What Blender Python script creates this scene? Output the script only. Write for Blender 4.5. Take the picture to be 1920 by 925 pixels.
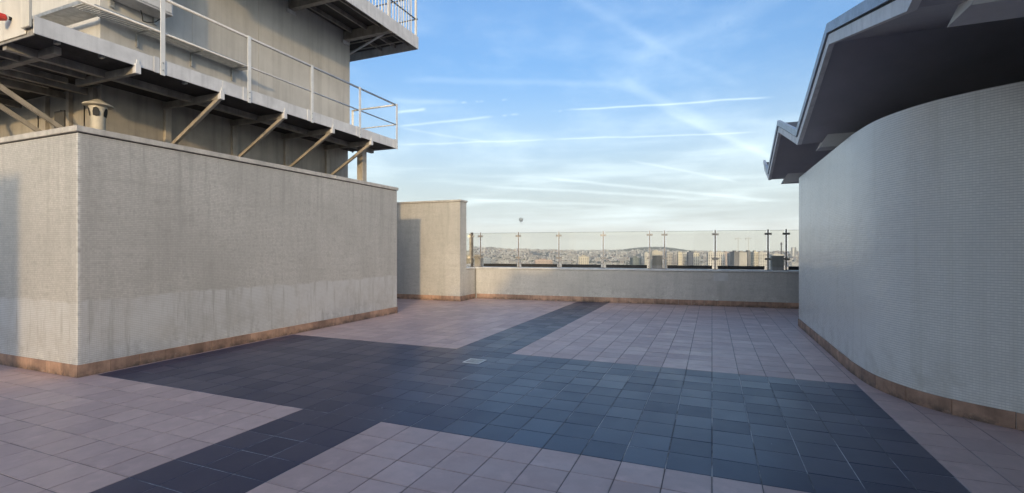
import bpy, bmesh, math, random
from mathutils import Vector, Matrix
random.seed(7)
R = math.radians
for o in list(bpy.data.objects):
    bpy.data.objects.remove(o)
S = bpy.context.scene
COL = S.collection

# ------------------------------------------------------------ camera, sky, sun, exposure
F, CX, HY, H = 910.0, 960.0, 467.0, 1.55       # focal length / centre / horizon in photo pixels, eye height
TH = math.atan(375.0 / F)                      # camera is turned this far left of the paving's depth direction
ST, CT = math.sin(TH), math.cos(TH)
cam = bpy.data.cameras.new('Camera')
cam.sensor_width = 36.0
cam.lens = F / 1920.0 * 36.0
cam.shift_y = (HY - 462.5) / 1920.0
cam.clip_start, cam.clip_end = 0.05, 60000
camo = bpy.data.objects.new('Camera', cam)
COL.objects.link(camo)
camo.location = (0, 0, H)
camo.rotation_euler = (R(90), 0, TH)
S.camera = camo

SUN_EL = R(10.3)
SUN_FROM = Vector((0.385 * math.cos(SUN_EL), -0.923 * math.cos(SUN_EL), math.sin(SUN_EL)))
sl = bpy.data.lights.new('Sun', 'SUN')
sl.energy = 0.58
sl.angle = R(1.6)
sl.color = (1.0, 0.70, 0.34)
so = bpy.data.objects.new('Sun', sl)
COL.objects.link(so)
so.rotation_euler = (-SUN_FROM).to_track_quat('-Z', 'Y').to_euler()
so.location = (20, -40, 30)

vs = S.view_settings
vs.view_transform = 'Standard'
vs.look = 'None'
vs.exposure = 1.84
vs.gamma = 1.0
vs.use_curve_mapping = False
S.cycles.volume_bounces = 2


def pix_dir(px, py):
    u, v = px - CX, HY - py
    X, Z = u / F, 1.0
    return Vector((X * CT - Z * ST, X * ST + Z * CT, v / F)).normalized()


def build_world():
    w = bpy.data.worlds.new('World')
    S.world = w
    w.use_nodes = True
    nt = w.node_tree
    N, L = nt.nodes, nt.links
    N.clear()
    out = N.new('ShaderNodeOutputWorld')
    bg = N.new('ShaderNodeBackground')
    bg.inputs['Strength'].default_value = 0.15
    sky = N.new('ShaderNodeTexSky')
    sky.sky_type = 'NISHITA'
    sky.sun_disc = False
    sky.sun_elevation = SUN_EL
    sky.sun_rotation = math.atan2(SUN_FROM.x, SUN_FROM.y)
    sky.altitude = 100
    sky.air_density = 1.0
    sky.dust_density = 9.0
    sky.ozone_density = 4.4
    tc = N.new('ShaderNodeTexCoord')
    cur = tc.outputs['Generated']

    def math_(op, a, b=None, c=None, clamp=False):
        n = N.new('ShaderNodeMath')
        n.operation = op
        n.use_clamp = clamp
        for i, x in enumerate((a, b, c)):
            if x is None:
                continue
            if isinstance(x, (int, float)):
                n.inputs[i].default_value = x
            else:
                L.new(x, n.inputs[i])
        return n.outputs[0]

    def dot(vec):
        n = N.new('ShaderNodeVectorMath')
        n.operation = 'DOT_PRODUCT'
        L.new(warp, n.inputs[0])
        n.inputs[1].default_value = vec
        return n.outputs['Value']

    def sstep(x, a, b):
        n = N.new('ShaderNodeMapRange')
        n.interpolation_type = 'SMOOTHSTEP'
        n.inputs['From Min'].default_value = a
        n.inputs['From Max'].default_value = b
        L.new(x, n.inputs['Value'])
        return n.outputs['Result']

    def noise(vec, scale, detail=4.0, rough=0.55):
        n = N.new('ShaderNodeTexNoise')
        n.inputs['Scale'].default_value = scale
        n.inputs['Detail'].default_value = detail
        n.inputs['Roughness'].default_value = rough
        L.new(vec, n.inputs['Vector'])
        return n

    # slightly warped view direction, so that trails waver
    nz = noise(cur, 9.0, 3.0)
    sub = N.new('ShaderNodeVectorMath')
    sub.operation = 'SUBTRACT'
    L.new(nz.outputs['Color'], sub.inputs[0])
    sub.inputs[1].default_value = (0.5, 0.5, 0.5)
    scl = N.new('ShaderNodeVectorMath')
    scl.operation = 'SCALE'
    L.new(sub.outputs[0], scl.inputs[0])
    scl.inputs['Scale'].default_value = 0.008
    add = N.new('ShaderNodeVectorMath')
    L.new(cur, add.inputs[0])
    L.new(scl.outputs[0], add.inputs[1])
    warp = add.outputs[0]
    patch = noise(cur, 26.0, 3.0).outputs['Fac']
    fine = noise(cur, 70.0, 3.0).outputs['Fac']

    # contrails: (x0, y0, x1, y1, half width px, strength, break-up)
    trails = [
        (745, 238, 925, 219, 3.2, 0.42, 0.0), (925, 219, 1060, 208, 3.0, 0.42, 0.97),
        (1060, 207, 1450, 183, 2.6, 0.55, 0.0), (745, 272, 1030, 262, 2.8, 0.36, 0.0),
        (1030, 262, 1420, 248, 2.4, 0.46, 0.3), (750, 240, 920, 268, 3.5, 0.22, 0.0),
        (1160, 150, 1460, 300, 15, 0.20, 0.3), (1240, 205, 1500, 318, 8, 0.18, 0.3),
        (1050, -20, 1240, 90, 13, 0.085, 0.4), (1200, 75, 1400, 165, 12, 0.08, 0.4),
        (1020, 335, 1470, 378, 4.5, 0.40, 0.0), (900, 348, 1300, 372, 4.5, 0.36, 0.0),
        (880, 374, 1180, 386, 4.5, 0.34, 0.0), (1180, 300, 1390, 342, 3.5, 0.26, 0.3),
        (745, 212, 800, 205, 4, 0.5, 0.4), (860, 193, 960, 186, 3.5, 0.5, 0.95),
        (760, 150, 1180, 158, 9, 0.12, 0.4), (1180, 120, 1480, -20, 24, 0.10, 0.5),
        (730, 190, 860, 192, 7, 0.16, 0.2),
    ]
    total = None
    for (x0, y0, x1, y1, hw, st, br) in trails:
        a, b = pix_dir(x0, y0), pix_dir(x1, y1)
        n_ = a.cross(b).normalized()
        t_ = n_.cross((a + b).normalized()).normalized()
        half = a.angle(b) / 2
        dist = math_('ABSOLUTE', dot(n_))
        m1 = sstep(dist, hw / F, 0.0)
        al = math_('ABSOLUTE', dot(t_))
        m2 = sstep(al, math.sin(half) * 1.05, math.sin(half) * 0.8)
        front = math_('GREATER_THAN', dot((a + b).normalized()), 0.0)
        m = math_('MULTIPLY', m1, m2)
        m = math_('MULTIPLY', m, front)
        brk = sstep(patch if hw < 6 else fine, 0.5 * br, 0.5 * br + 0.16)
        m = math_('MULTIPLY', m, brk)
        m = math_('MULTIPLY', m, st * 0.62)
        total = m if total is None else math_('ADD', total, m)

    # thin high veil, banded low cloud
    sepn = N.new('ShaderNodeSeparateXYZ')
    L.new(cur, sepn.inputs[0])
    zz = sepn.outputs['Z']
    mp = N.new('ShaderNodeMapping')
    mp.inputs['Scale'].default_value = (2.2, 2.2, 26.0)
    mp.inputs['Rotation'].default_value = (0.0, R(2.5), 0.0)
    L.new(cur, mp.inputs['Vector'])
    bands = noise(mp.outputs[0], 1.5, 6.0, 0.55).outputs['Fac']
    band_m = math_('MULTIPLY', sstep(bands, 0.45, 0.72), sstep(zz, 0.30, 0.06))
    band_m = math_('MULTIPLY', band_m, 0.38)
    mp2 = N.new('ShaderNodeMapping')
    mp2.inputs['Scale'].default_value = (2.6, 2.6, 7.0)
    L.new(cur, mp2.inputs['Vector'])
    veil = noise(mp2.outputs[0], 1.7, 7.0, 0.6).outputs['Fac']
    veil_m = math_('MULTIPLY', sstep(veil, 0.42, 0.8), 0.26)
    veil_m = math_('MULTIPLY', veil_m, sstep(zz, 0.8, 0.1))
    total = math_('ADD', total, band_m)
    total = math_('ADD', total, veil_m)
    total = math_('MINIMUM', total, 0.85)

    # a pale layer towards the horizon all round
    low = sstep(zz, 0.38, 0.0)
    low = math_('MULTIPLY', low, 0.62)
    mixl = N.new('ShaderNodeMix')
    mixl.data_type = 'RGBA'
    L.new(low, mixl.inputs[0])
    L.new(sky.outputs[0], mixl.inputs[6])
    mixl.inputs[7].default_value = (2.42, 2.80, 2.98, 1)
    mix = N.new('ShaderNodeMix')
    mix.data_type = 'RGBA'
    L.new(total, mix.inputs[0])
    L.new(mixl.outputs[2], mix.inputs[6])
    mix.inputs[7].default_value = (2.75, 3.35, 3.75, 1)
    # soft grey cloud bank low over the horizon
    mp3 = N.new('ShaderNodeMapping')
    mp3.inputs['Scale'].default_value = (1.3, 1.3, 16.0)
    mp3.inputs['Location'].default_value = (3.1, 0.4, 0.0)
    L.new(cur, mp3.inputs['Vector'])
    bank = noise(mp3.outputs[0], 1.9, 4.0, 0.5).outputs['Fac']
    bank_m = math_('MULTIPLY', sstep(bank, 0.48, 0.62), sstep(zz, 0.085, 0.05))
    bank_m = math_('MULTIPLY', bank_m, 0.45)
    mixb = N.new('ShaderNodeMix')
    mixb.data_type = 'RGBA'
    L.new(bank_m, mixb.inputs[0])
    L.new(mix.outputs[2], mixb.inputs[6])
    mixb.inputs[7].default_value = (2.0, 2.3, 2.4, 1)
    hor = math_('MULTIPLY', sstep(zz, 0.075, 0.0), 0.55)
    mixh = N.new('ShaderNodeMix')
    mixh.data_type = 'RGBA'
    L.new(hor, mixh.inputs[0])
    L.new(mixb.outputs[2], mixh.inputs[6])
    mixh.inputs[7].default_value = (2.75, 2.85, 2.6, 1)
    tint = N.new('ShaderNodeMix')
    tint.data_type = 'RGBA'
    tint.blend_type = 'MULTIPLY'
    tint.inputs[0].default_value = 1.0
    L.new(mixh.outputs[2], tint.inputs[6])
    tint.inputs[7].default_value = (0.90, 0.86, 0.79, 1)
    L.new(tint.outputs[2], bg.inputs['Color'])
    L.new(bg.outputs[0], out.inputs['Surface'])


build_world()

# ------------------------------------------------------------ pixel helpers


def ground(px, py, z=0.0):
    d = pix_dir(px, py)
    t = (z - H) / d.z
    return Vector((d.x * t, d.y * t, z))


def at_c(px, py, c):
    """point seen at a pixel on the vertical plane x = c"""
    d = pix_dir(px, py)
    t = c / d.x
    return Vector((c, d.y * t, H + d.z * t))


def at_line(px, py, p0, p1):
    """point seen at a pixel on the vertical plane through two ground points"""
    d = pix_dir(px, py)
    e = Vector((p1[0] - p0[0], p1[1] - p0[1]))
    n = Vector((-e.y, e.x))
    t = (n.x * p0[0] + n.y * p0[1]) / (n.x * d.x + n.y * d.y)
    return Vector((d.x * t, d.y * t, H + d.z * t))


def project(p):
    X = p[0] * CT + p[1] * ST
    Z = -p[0] * ST + p[1] * CT
    if Z < 0.05:
        return None
    return (CX + F * X / Z, HY - F * (p[2] - H) / Z)


# ------------------------------------------------------------ materials
def mat(name):
    m = bpy.data.materials.new(name)
    m.use_nodes = True
    nt = m.node_tree
    return m, nt, nt.nodes, nt.links, nt.nodes['Principled BSDF']


class G:
    """tiny node-graph helper"""

    def __init__(s, nt):
        s.N, s.L = nt.nodes, nt.links

    def _in(s, sock, x):
        if isinstance(x, (int, float)):
            sock.default_value = x
        elif isinstance(x, (tuple, list)):
            v = tuple(x)
            if len(v) == 3 and len(sock.default_value) == 4:
                v = v + (1.0,)
            sock.default_value = v
        else:
            s.L.new(x, sock)

    def m(s, op, a, b=None, c=None):
        n = s.N.new('ShaderNodeMath')
        n.operation = op
        for i, x in enumerate((a, b, c)):
            if x is not None:
                s._in(n.inputs[i], x)
        return n.outputs[0]

    def pos(s):
        return s.N.new('ShaderNodeNewGeometry').outputs['Position']

    def obj(s):
        return s.N.new('ShaderNodeTexCoord').outputs['Object']

    def sep(s, v):
        n = s.N.new('ShaderNodeSeparateXYZ')
        s.L.new(v, n.inputs[0])
        return n.outputs

    def comb(s, x, y, z):
        n = s.N.new('ShaderNodeCombineXYZ')
        for i, q in enumerate((x, y, z)):
            s._in(n.inputs[i], q)
        return n.outputs[0]

    def noise(s, v, scale, detail=4.0, rough=0.55, stretch=None):
        if stretch:
            mp = s.N.new('ShaderNodeMapping')
            mp.inputs['Scale'].default_value = stretch
            s.L.new(v, mp.inputs['Vector'])
            v = mp.outputs[0]
        n = s.N.new('ShaderNodeTexNoise')
        n.inputs['Scale'].default_value = scale
        n.inputs['Detail'].default_value = detail
        n.inputs['Roughness'].default_value = rough
        s.L.new(v, n.inputs['Vector'])
        return n.outputs['Fac']

    def step(s, x, a, b, lo=0.0, hi=1.0):
        n = s.N.new('ShaderNodeMapRange')
        n.interpolation_type = 'SMOOTHSTEP'
        s._in(n.inputs['Value'], x)
        n.inputs['From Min'].default_value = a
        n.inputs['From Max'].default_value = b
        n.inputs['To Min'].default_value = lo
        n.inputs['To Max'].default_value = hi
        return n.outputs['Result']

    def mix(s, f, a, b, mode='MIX'):
        n = s.N.new('ShaderNodeMix')
        n.data_type = 'RGBA'
        n.blend_type = mode
        s._in(n.inputs[0], f)
        s._in(n.inputs[6], a)
        s._in(n.inputs[7], b)
        return n.outputs[2]

    def white(s, v):
        n = s.N.new('ShaderNodeTexWhiteNoise')
        n.noise_dimensions = '3D'
        s.L.new(v, n.inputs['Vector'])
        return n.outputs

    def bump(s, h, strength, dist, prev=None):
        n = s.N.new('ShaderNodeBump')
        n.inputs['Strength'].default_value = strength
        n.inputs['Distance'].default_value = dist
        s.L.new(h, n.inputs['Height'])
        if prev is not None:
            s.L.new(prev, n.inputs['Normal'])
        return n.outputs[0]


def paint(name, col, rough=0.5, var=0.12, scale=3.0, metal=0.0, streak=0.0, bump=0.0, foot=0.0):
    m, nt, N, L, b = mat(name)
    g = G(nt)
    p = g.pos()
    n1 = g.noise(p, scale, 6.0, 0.6)
    f = g.step(n1, 0.3, 0.7, 1.0 - var, 1.0 + var * 0.6)
    if streak:
        n2 = g.noise(p, 5.0, 4.0, 0.6, (1.6, 1.6, 0.10))
        f = g.m('MULTIPLY', f, g.step(n2, 0.42, 0.72, 1.0, 1.0 - streak))
    c = g.mix(1.0, col, (1, 1, 1), 'MULTIPLY')
    if foot:
        pz = g.sep(p)[2]
        ft = g.m('MULTIPLY', g.step(pz, 0.10, 0.0), g.step(g.noise(p, 7.0, 6.0, 0.7), 0.38, 0.62))
        c = g.mix(g.m('MULTIPLY', ft, foot), c, (0.07, 0.06, 0.05))
        lm = g.step(g.noise(p, 11.0, 4.0, 0.7), 0.6, 0.74)
        c = g.mix(g.m('MULTIPLY', lm, 0.5), c, (0.5, 0.42, 0.36))
    cc = g.N.new('ShaderNodeVectorMath')
    cc.operation = 'SCALE'
    L.new(c, cc.inputs[0])
    L.new(f, cc.inputs['Scale'])
    L.new(cc.outputs[0], b.inputs['Base Color'])
    n3 = g.noise(p, scale * 9, 4.0, 0.6)
    L.new(g.step(n3, 0.2, 0.8, max(0.05, rough - 0.1), min(1, rough + 0.12)), b.inputs['Roughness'])
    b.inputs['Metallic'].default_value = metal
    if bump:
        L.new(g.bump(g.noise(p, 60, 4.0, 0.6), bump, 0.004), b.inputs['Normal'])
    return m


def mosaic(name, col, col2, pitch, rough, uv=False, grout=(0.3, 0.29, 0.27), stain=True, joint=0.16, missing=0.0, bloom=True, corner=None):
    """small square mosaic tesserae: colour per piece, recessed joints, weather stains"""
    m, nt, N, L, b = mat(name)
    g = G(nt)
    p = g.pos()
    if uv:
        t = N.new('ShaderNodeUVMap')
        t.uv_map = 'wall'
        sx, sy, _ = g.sep(t.outputs[0])
    else:
        px, py, pz = g.sep(p)
        sx, sy = g.m('ADD', px, py), pz
    u, v = g.m('DIVIDE', sx, pitch), g.m('DIVIDE', sy, pitch)
    fu, fv = g.m('FLOOR', u), g.m('FLOOR', v)
    cell = g.comb(fu, fv, 3.0)
    wn = g.white(cell)
    du = g.m('ABSOLUTE', g.m('SUBTRACT', g.m('FRACT', u), 0.5))
    dv = g.m('ABSOLUTE', g.m('SUBTRACT', g.m('FRACT', v), 0.5))
    ju = g.step(du, 0.5 - joint, 0.5 - joint * 0.35)
    jv = g.step(dv, 0.5 - joint, 0.5 - joint * 0.35)
    jm = g.m('MAXIMUM', g.m('MULTIPLY', ju, 0.35), jv)
    base = g.mix(wn['Value'], col, col2)
    if stain:
        big = g.noise(p, 0.9, 6.0, 0.6)
        streak = g.noise(p, 3.2, 5.0, 0.65, (1.0, 1.0, 0.12))
        hor = g.noise(p, 2.4, 5.0, 0.65, (0.25, 0.25, 4.0))
        base = g.mix(g.step(big, 0.35, 0.7, 0.0, 0.6), base, tuple(c * 0.72 for c in col))
        base = g.mix(g.step(streak, 0.46, 0.74, 0.0, 0.6), base, tuple(c * 0.62 for c in col))
        base = g.mix(g.step(hor, 0.5, 0.75, 0.0, 0.45), base, tuple(c * 0.7 for c in col))
        pxx, pyy, pzz = g.sep(p)
        # drips that start below the coping
        drip = g.noise(p, 9.0, 4.0, 0.6, (1.0, 1.0, 0.05))
        dl = g.m('MULTIPLY', g.step(drip, 0.52, 0.66), g.step(pzz, 1.4, 2.95))
        base = g.mix(g.m('MULTIPLY', dl, 0.38), base, tuple(c * 0.5 for c in col))
        # fine cross-hatched grime held in the joints
        gr = g.noise(p, 16.0, 4.0, 0.7, (1.0, 1.0, 0.3))
        gr2 = g.noise(p, 11.0, 4.0, 0.7, (0.3, 0.3, 1.6))
        base = g.mix(g.step(g.m('MULTIPLY', gr, gr2), 0.24, 0.40, 0.0, 0.45), base, tuple(c * 0.58 for c in col))
        if bloom:
            # chalky bloom on the lower part of the wall, wavy upper edge
            ed = g.noise(p, 1.6, 6.0, 0.65, (1, 1, 0.02))
            lim = g.m('ADD', 0.80, g.m('MULTIPLY', ed, 0.24))
            bl = g.step(g.m('SUBTRACT', lim, pzz), -0.012, 0.035)
            fade = g.noise(p, 2.6, 7.0, 0.7)
            vs2 = g.noise(p, 12.0, 5.0, 0.65, (1.0, 1.0, 0.08))
            bl = g.m('MULTIPLY', bl, g.step(fade, 0.3, 0.62, 0.3, 0.85))
            base = g.mix(bl, base, (col[0] * 1.07, col[1] * 1.12, col[2] * 1.20))
            base = g.mix(g.m('MULTIPLY', g.m('MULTIPLY', bl, g.step(vs2, 0.5, 0.66)), 0.8), base, tuple(c * 0.6 for c in col))
        if corner:
            # worn pale arris where the two faces meet
            cd = g.m('ADD', g.m('ABSOLUTE', g.m('SUBTRACT', pxx, corner[0])), g.m('ABSOLUTE', g.m('SUBTRACT', pyy, corner[1])))
            ar = g.m('MULTIPLY', g.step(cd, 0.045, 0.008), g.step(g.noise(p, 14.0, 4.0, 0.6), 0.35, 0.55))
            base = g.mix(g.m('MULTIPLY', ar, 0.8), base, (0.72, 0.71, 0.68))
        # dirt and lime spots close to the paving
        foot = g.m('MULTIPLY', g.step(pzz, 0.75, 0.12), g.step(g.noise(p, 5.0, 6.0, 0.7), 0.5, 0.7))
        base = g.mix(g.m('MULTIPLY', foot, 0.5), base, tuple(c * 0.5 for c in col))
        lime = g.m('MULTIPLY', g.step(pzz, 0.42, 0.12), g.step(g.noise(p, 9.0, 5.0, 0.7), 0.55, 0.68))
        base = g.mix(g.m('MULTIPLY', lime, 0.7), base, (0.72, 0.72, 0.68))
        spot = g.step(g.noise(p, 34.0, 2.0, 0.5), 0.74, 0.80)
        base = g.mix(spot, base, (0.75, 0.74, 0.7))
    else:
        big = g.noise(p, 0.7, 5.0, 0.6)
        base = g.mix(g.step(big, 0.4, 0.75, 0.0, 0.22), base, tuple(c * 0.75 for c in col))
        rs = g.noise(p, 6.0, 5.0, 0.65, (1.0, 1.0, 0.05))
        base = g.mix(g.step(rs, 0.5, 0.72, 0.0, 0.32), base, (col[0] * 0.66, col[1] * 0.66, col[2] * 0.60))
        pzz = g.sep(p)[2]
        low = g.m('MULTIPLY', g.step(pzz, 0.7, 0.14), g.step(g.noise(p, 4.0, 6.0, 0.7), 0.42, 0.68))
        base = g.mix(g.m('MULTIPLY', low, 0.45), base, (col[0] * 0.5, col[1] * 0.48, col[2] * 0.43))
        # sheets of mosaic laid in squares: each a shade different
        sheet = g.white(g.comb(g.m('FLOOR', g.m('DIVIDE', sx, 0.336)), g.m('FLOOR', g.m('DIVIDE', sy, 0.336)), 5.0))['Value']
        base = g.mix(g.m('MULTIPLY', sheet, 0.13), base, tuple(c * 0.62 for c in col))
    if missing:
        gone = g.step(g.white(g.comb(fu, fv, 9.0))['Value'], 1.0 - missing, 1.0 - missing + 1e-4)
        base = g.mix(gone, base, (0.06, 0.06, 0.06))
    base = g.mix(g.m('MULTIPLY', jm, 0.55 if stain else 0.8), base, grout)
    L.new(base, b.inputs['Base Color'])
    r = g.m('ADD', g.m('MULTIPLY', wn['Value'], 0.15), rough)
    r = g.m('ADD', r, g.m('MULTIPLY', jm, 0.4))
    L.new(r, b.inputs['Roughness'])
    hgt = g.m('SUBTRACT', 1.0, jm)
    # every piece sits at its own slight tilt
    tx = g.m('MULTIPLY', g.m('SUBTRACT', g.m('FRACT', u), 0.5), g.m('SUBTRACT', wn['Value'], 0.5))
    hgt = g.m('ADD', hgt, g.m('MULTIPLY', tx, 0.9))
    wav = g.noise(p, 2.2, 4.0, 0.55, (1.0, 1.0, 1.6))
    hgt = g.m('ADD', hgt, g.m('MULTIPLY', wav, 0.0 if stain else 14.0))
    L.new(g.bump(hgt, 0.5 if stain else 0.34, 0.0018), b.inputs['Normal'])
    return m


TS = 0.305       # paving module
D0 = 3.58        # a row of joints runs here


def tile_mat(name, col, col2, rough, blotch):
    m, nt, N, L, b = mat(name)
    g = G(nt)
    p = g.pos()
    x, y, z = g.sep(p)
    fx = g.m('FLOOR', g.m('DIVIDE', x, TS))
    fy = g.m('FLOOR', g.m('DIVIDE', g.m('SUBTRACT', y, D0), TS))
    wn = g.white(g.comb(fx, fy, 1.0))
    base = g.mix(wn['Value'], col, col2)
    off = N.new('ShaderNodeVectorMath')
    off.operation = 'MULTIPLY_ADD'
    L.new(wn['Color'], off.inputs[0])
    off.inputs[1].default_value = (37.0, 41.0, 29.0)
    L.new(p, off.inputs[2])
    tp = off.outputs[0]
    n1 = g.noise(tp, 8.0, 7.0, 0.65)
    base = g.mix(g.step(n1, 0.38, 0.68, 0.0, blotch), base, tuple(c * 0.66 for c in col))
    n2 = g.noise(tp, 5.0, 5.0, 0.6)
    base = g.mix(g.step(n2, 0.5, 0.75, 0.0, blotch), base, tuple(min(1, c * 1.3 + 0.01) for c in col))
    n5 = g.noise(p, 0.8, 5.0, 0.6)
    base = g.mix(g.step(n5, 0.42, 0.7, 0.0, blotch * 0.5), base, tuple(c * 0.7 for c in col))
    n4 = g.noise(p, 46.0, 3.0, 0.6)
    base = g.mix(g.step(n4, 0.56, 0.75, 0.0, blotch * 0.5), base, tuple(c * 0.6 for c in col))
    # dirt gathered along each tile's edge
    ex = g.m('ABSOLUTE', g.m('SUBTRACT', g.m('FRACT', g.m('DIVIDE', x, TS)), 0.5))
    ey = g.m('ABSOLUTE', g.m('SUBTRACT', g.m('FRACT', g.m('DIVIDE', g.m('SUBTRACT', y, D0), TS)), 0.5))
    em = g.m('MULTIPLY', g.step(g.m('MAXIMUM', ex, ey), 0.44, 0.5), g.step(g.noise(p, 6.0, 5.0, 0.7), 0.4, 0.65))
    base = g.mix(g.m('MULTIPLY', em, blotch * 1.6), base, tuple(c * 0.5 for c in col))
    # scuffs and droppings
    sc = g.m('MULTIPLY', g.step(g.noise(p, 15.0, 2.0, 0.5), 0.77, 0.80), 0.5)
    base = g.mix(sc, base, (0.42, 0.42, 0.42))
    L.new(base, b.inputs['Base Color'])
    rr = g.step(g.noise(p, 2.5, 5.0, 0.6), 0.3, 0.7, rough - blotch * 0.12, rough + blotch * 0.25)
    rr = g.m('ADD', rr, g.m('MULTIPLY', g.m('SUBTRACT', wn['Value'], 0.5), 0.1))
    L.new(rr, b.inputs['Roughness'])
    L.new(g.bump(g.noise(p, 38.0, 5.0, 0.6), 0.25, 0.0025), b.inputs['Normal'])
    return m


def vcol_mat(name, rough=0.8):
    m, nt, N, L, b = mat(name)
    a = N.new('ShaderNodeAttribute')
    a.attribute_name = 'Col'
    L.new(a.outputs['Color'], b.inputs['Base Color'])
    b.inputs['Roughness'].default_value = rough
    return m


M = {}
M['pink'] = tile_mat('pink_tile', (0.58, 0.415, 0.385), (0.47, 0.335, 0.315), 0.42, 0.36)
M['dark'] = tile_mat('dark_tile', (0.031, 0.038, 0.084), (0.023, 0.029, 0.066), 0.35, 0.14)
M['terra'] = paint('terracotta', (0.42, 0.265, 0.185), 0.6, 0.35, 4.0, streak=0.3, foot=0.85)
M['terra2'] = paint('terracotta_dark', (0.34, 0.215, 0.155), 0.6, 0.35, 4.0, streak=0.3, foot=0.85)
M['mosaic_l'] = mosaic('grey_mosaic', (0.535, 0.515, 0.485), (0.445, 0.43, 0.41), 0.024, 0.42, corner=(-7.06, 3.41))
M['mosaic_p'] = mosaic('grey_mosaic_parapet', (0.59, 0.57, 0.53), (0.49, 0.475, 0.445), 0.024, 0.42, bloom=False)
M['mosaic_r'] = mosaic('white_mosaic', (0.86, 0.85, 0.80), (0.78, 0.775, 0.73), 0.024, 0.10, uv=True,
                       grout=(0.46, 0.46, 0.45), stain=False, joint=0.17, missing=0.0)
M['coping'] = paint('coping_stone', (0.52, 0.49, 0.45), 0.6, 0.2, 5.0, streak=0.2)
M['coping_w'] = paint('coping_metal', (0.62, 0.62, 0.61), 0.4, 0.15, 5.0)
M['gap'] = paint('dark_gap', (0.03, 0.03, 0.03), 0.8)
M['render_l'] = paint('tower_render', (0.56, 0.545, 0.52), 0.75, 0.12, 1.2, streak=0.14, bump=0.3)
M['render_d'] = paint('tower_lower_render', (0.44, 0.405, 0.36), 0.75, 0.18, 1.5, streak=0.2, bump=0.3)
M['steel'] = paint('painted_steel', (0.64, 0.635, 0.64), 0.42, 0.12, 4.0, streak=0.18)
M['steel_beige'] = paint('beige_steel', (0.47, 0.42, 0.36), 0.5, 0.18, 4.0, streak=0.2)
M['under_steel'] = paint('darker_steel', (0.33, 0.305, 0.27), 0.55, 0.3, 4.0, streak=0.3)  # darker steel for brackets, joists and the front edge
M['white_steel'] = paint('white_steel', (0.70, 0.70, 0.69), 0.38, 0.1, 5.0)
M['cream'] = paint('cream_panel', (0.62, 0.585, 0.52), 0.55, 0.1, 1.6, streak=0.12)
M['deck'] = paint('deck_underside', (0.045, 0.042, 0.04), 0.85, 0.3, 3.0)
M['galv'] = paint('galvanised', (0.42, 0.42, 0.41), 0.4, 0.25, 12.0, metal=0.5)
M['inox'] = paint('stainless', (0.46, 0.43, 0.39), 0.28, 0.2, 12.0, metal=0.85)
M['inox_d'] = paint('dark_stainless', (0.16, 0.155, 0.15), 0.35, 0.2, 12.0, metal=0.6)
M['black'] = paint('black_rail', (0.012, 0.012, 0.013), 0.5, 0.2)
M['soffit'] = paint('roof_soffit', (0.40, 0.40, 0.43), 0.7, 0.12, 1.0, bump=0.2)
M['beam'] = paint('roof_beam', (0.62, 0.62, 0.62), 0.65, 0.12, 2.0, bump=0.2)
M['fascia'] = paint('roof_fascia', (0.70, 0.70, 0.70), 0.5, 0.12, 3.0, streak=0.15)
M['zinc'] = paint('roof_zinc', (0.33, 0.37, 0.43), 0.4, 0.18, 4.0, metal=0.3)
M['roofing'] = paint('roofing_felt', (0.05, 0.055, 0.065), 0.7, 0.3, 6.0)
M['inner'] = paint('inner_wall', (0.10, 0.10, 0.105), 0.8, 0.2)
M['concrete'] = paint('concrete', (0.36, 0.34, 0.32), 0.75, 0.18, 3.0, streak=0.25, bump=0.3)
M['patch'] = paint('repair_patch', (0.50, 0.50, 0.49), 0.6, 0.1, 6.0)
M['red'] = paint('red_plastic', (0.55, 0.04, 0.03), 0.35, 0.15, 20.0)
M['white'] = paint('white_plastic', (0.75, 0.75, 0.73), 0.4, 0.08)
M['mastic'] = paint('pale_mastic', (0.26, 0.26, 0.27), 0.7, 0.6, 9.0)
M['vent'] = paint('vent_enamel', (0.56, 0.50, 0.40), 0.5, 0.2, 6.0, streak=0.2)
M['city'] = vcol_mat('city_walls', 0.85)
M['balloon'] = paint('balloon_cloth', (0.24, 0.28, 0.29), 0.6, 0.1, 0.1)
M['balloon_d'] = paint('balloon_dark', (0.25, 0.30, 0.32), 0.6, 0.1, 0.1)
M['foliage'] = paint('far_foliage', (0.045, 0.058, 0.035), 0.9, 0.4, 0.02)


def grout_mat():
    m, nt, N, L, b = mat('grout')
    g = G(nt)
    p = g.pos()
    n = g.noise(p, 0.9, 5.0, 0.65)
    n2 = g.noise(p, 6.0, 4.0, 0.65)
    base = g.mix(g.step(n, 0.4, 0.66), (0.13, 0.125, 0.125), (0.24, 0.235, 0.235))
    base = g.mix(g.step(n2, 0.5, 0.75, 0, 0.6), base, (0.10, 0.095, 0.095))
    L.new(base, b.inputs['Base Color'])
    b.inputs['Roughness'].default_value = 0.9
    return m


def glass_mat():
    m, nt, N, L, b = mat('railing_glass')
    g = G(nt)
    out = N['Material Output']
    tr = N.new('ShaderNodeBsdfTransparent')
    tr.inputs['Color'].default_value = (0.972, 0.968, 0.94, 1)
    gl = N.new('ShaderNodeBsdfGlossy')
    gl.inputs['Roughness'].default_value = 0.03
    gl.inputs['Color'].default_value = (0.9, 0.92, 0.92, 1)
    fr = N.new('ShaderNodeFresnel')
    fr.inputs['IOR'].default_value = 1.45
    mx = N.new('ShaderNodeMixShader')
    L.new(fr.outputs[0], mx.inputs[0])
    L.new(tr.outputs[0], mx.inputs[1])
    L.new(gl.outputs[0], mx.inputs[2])
    L.new(mx.outputs[0], out.inputs['Surface'])
    return m


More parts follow.
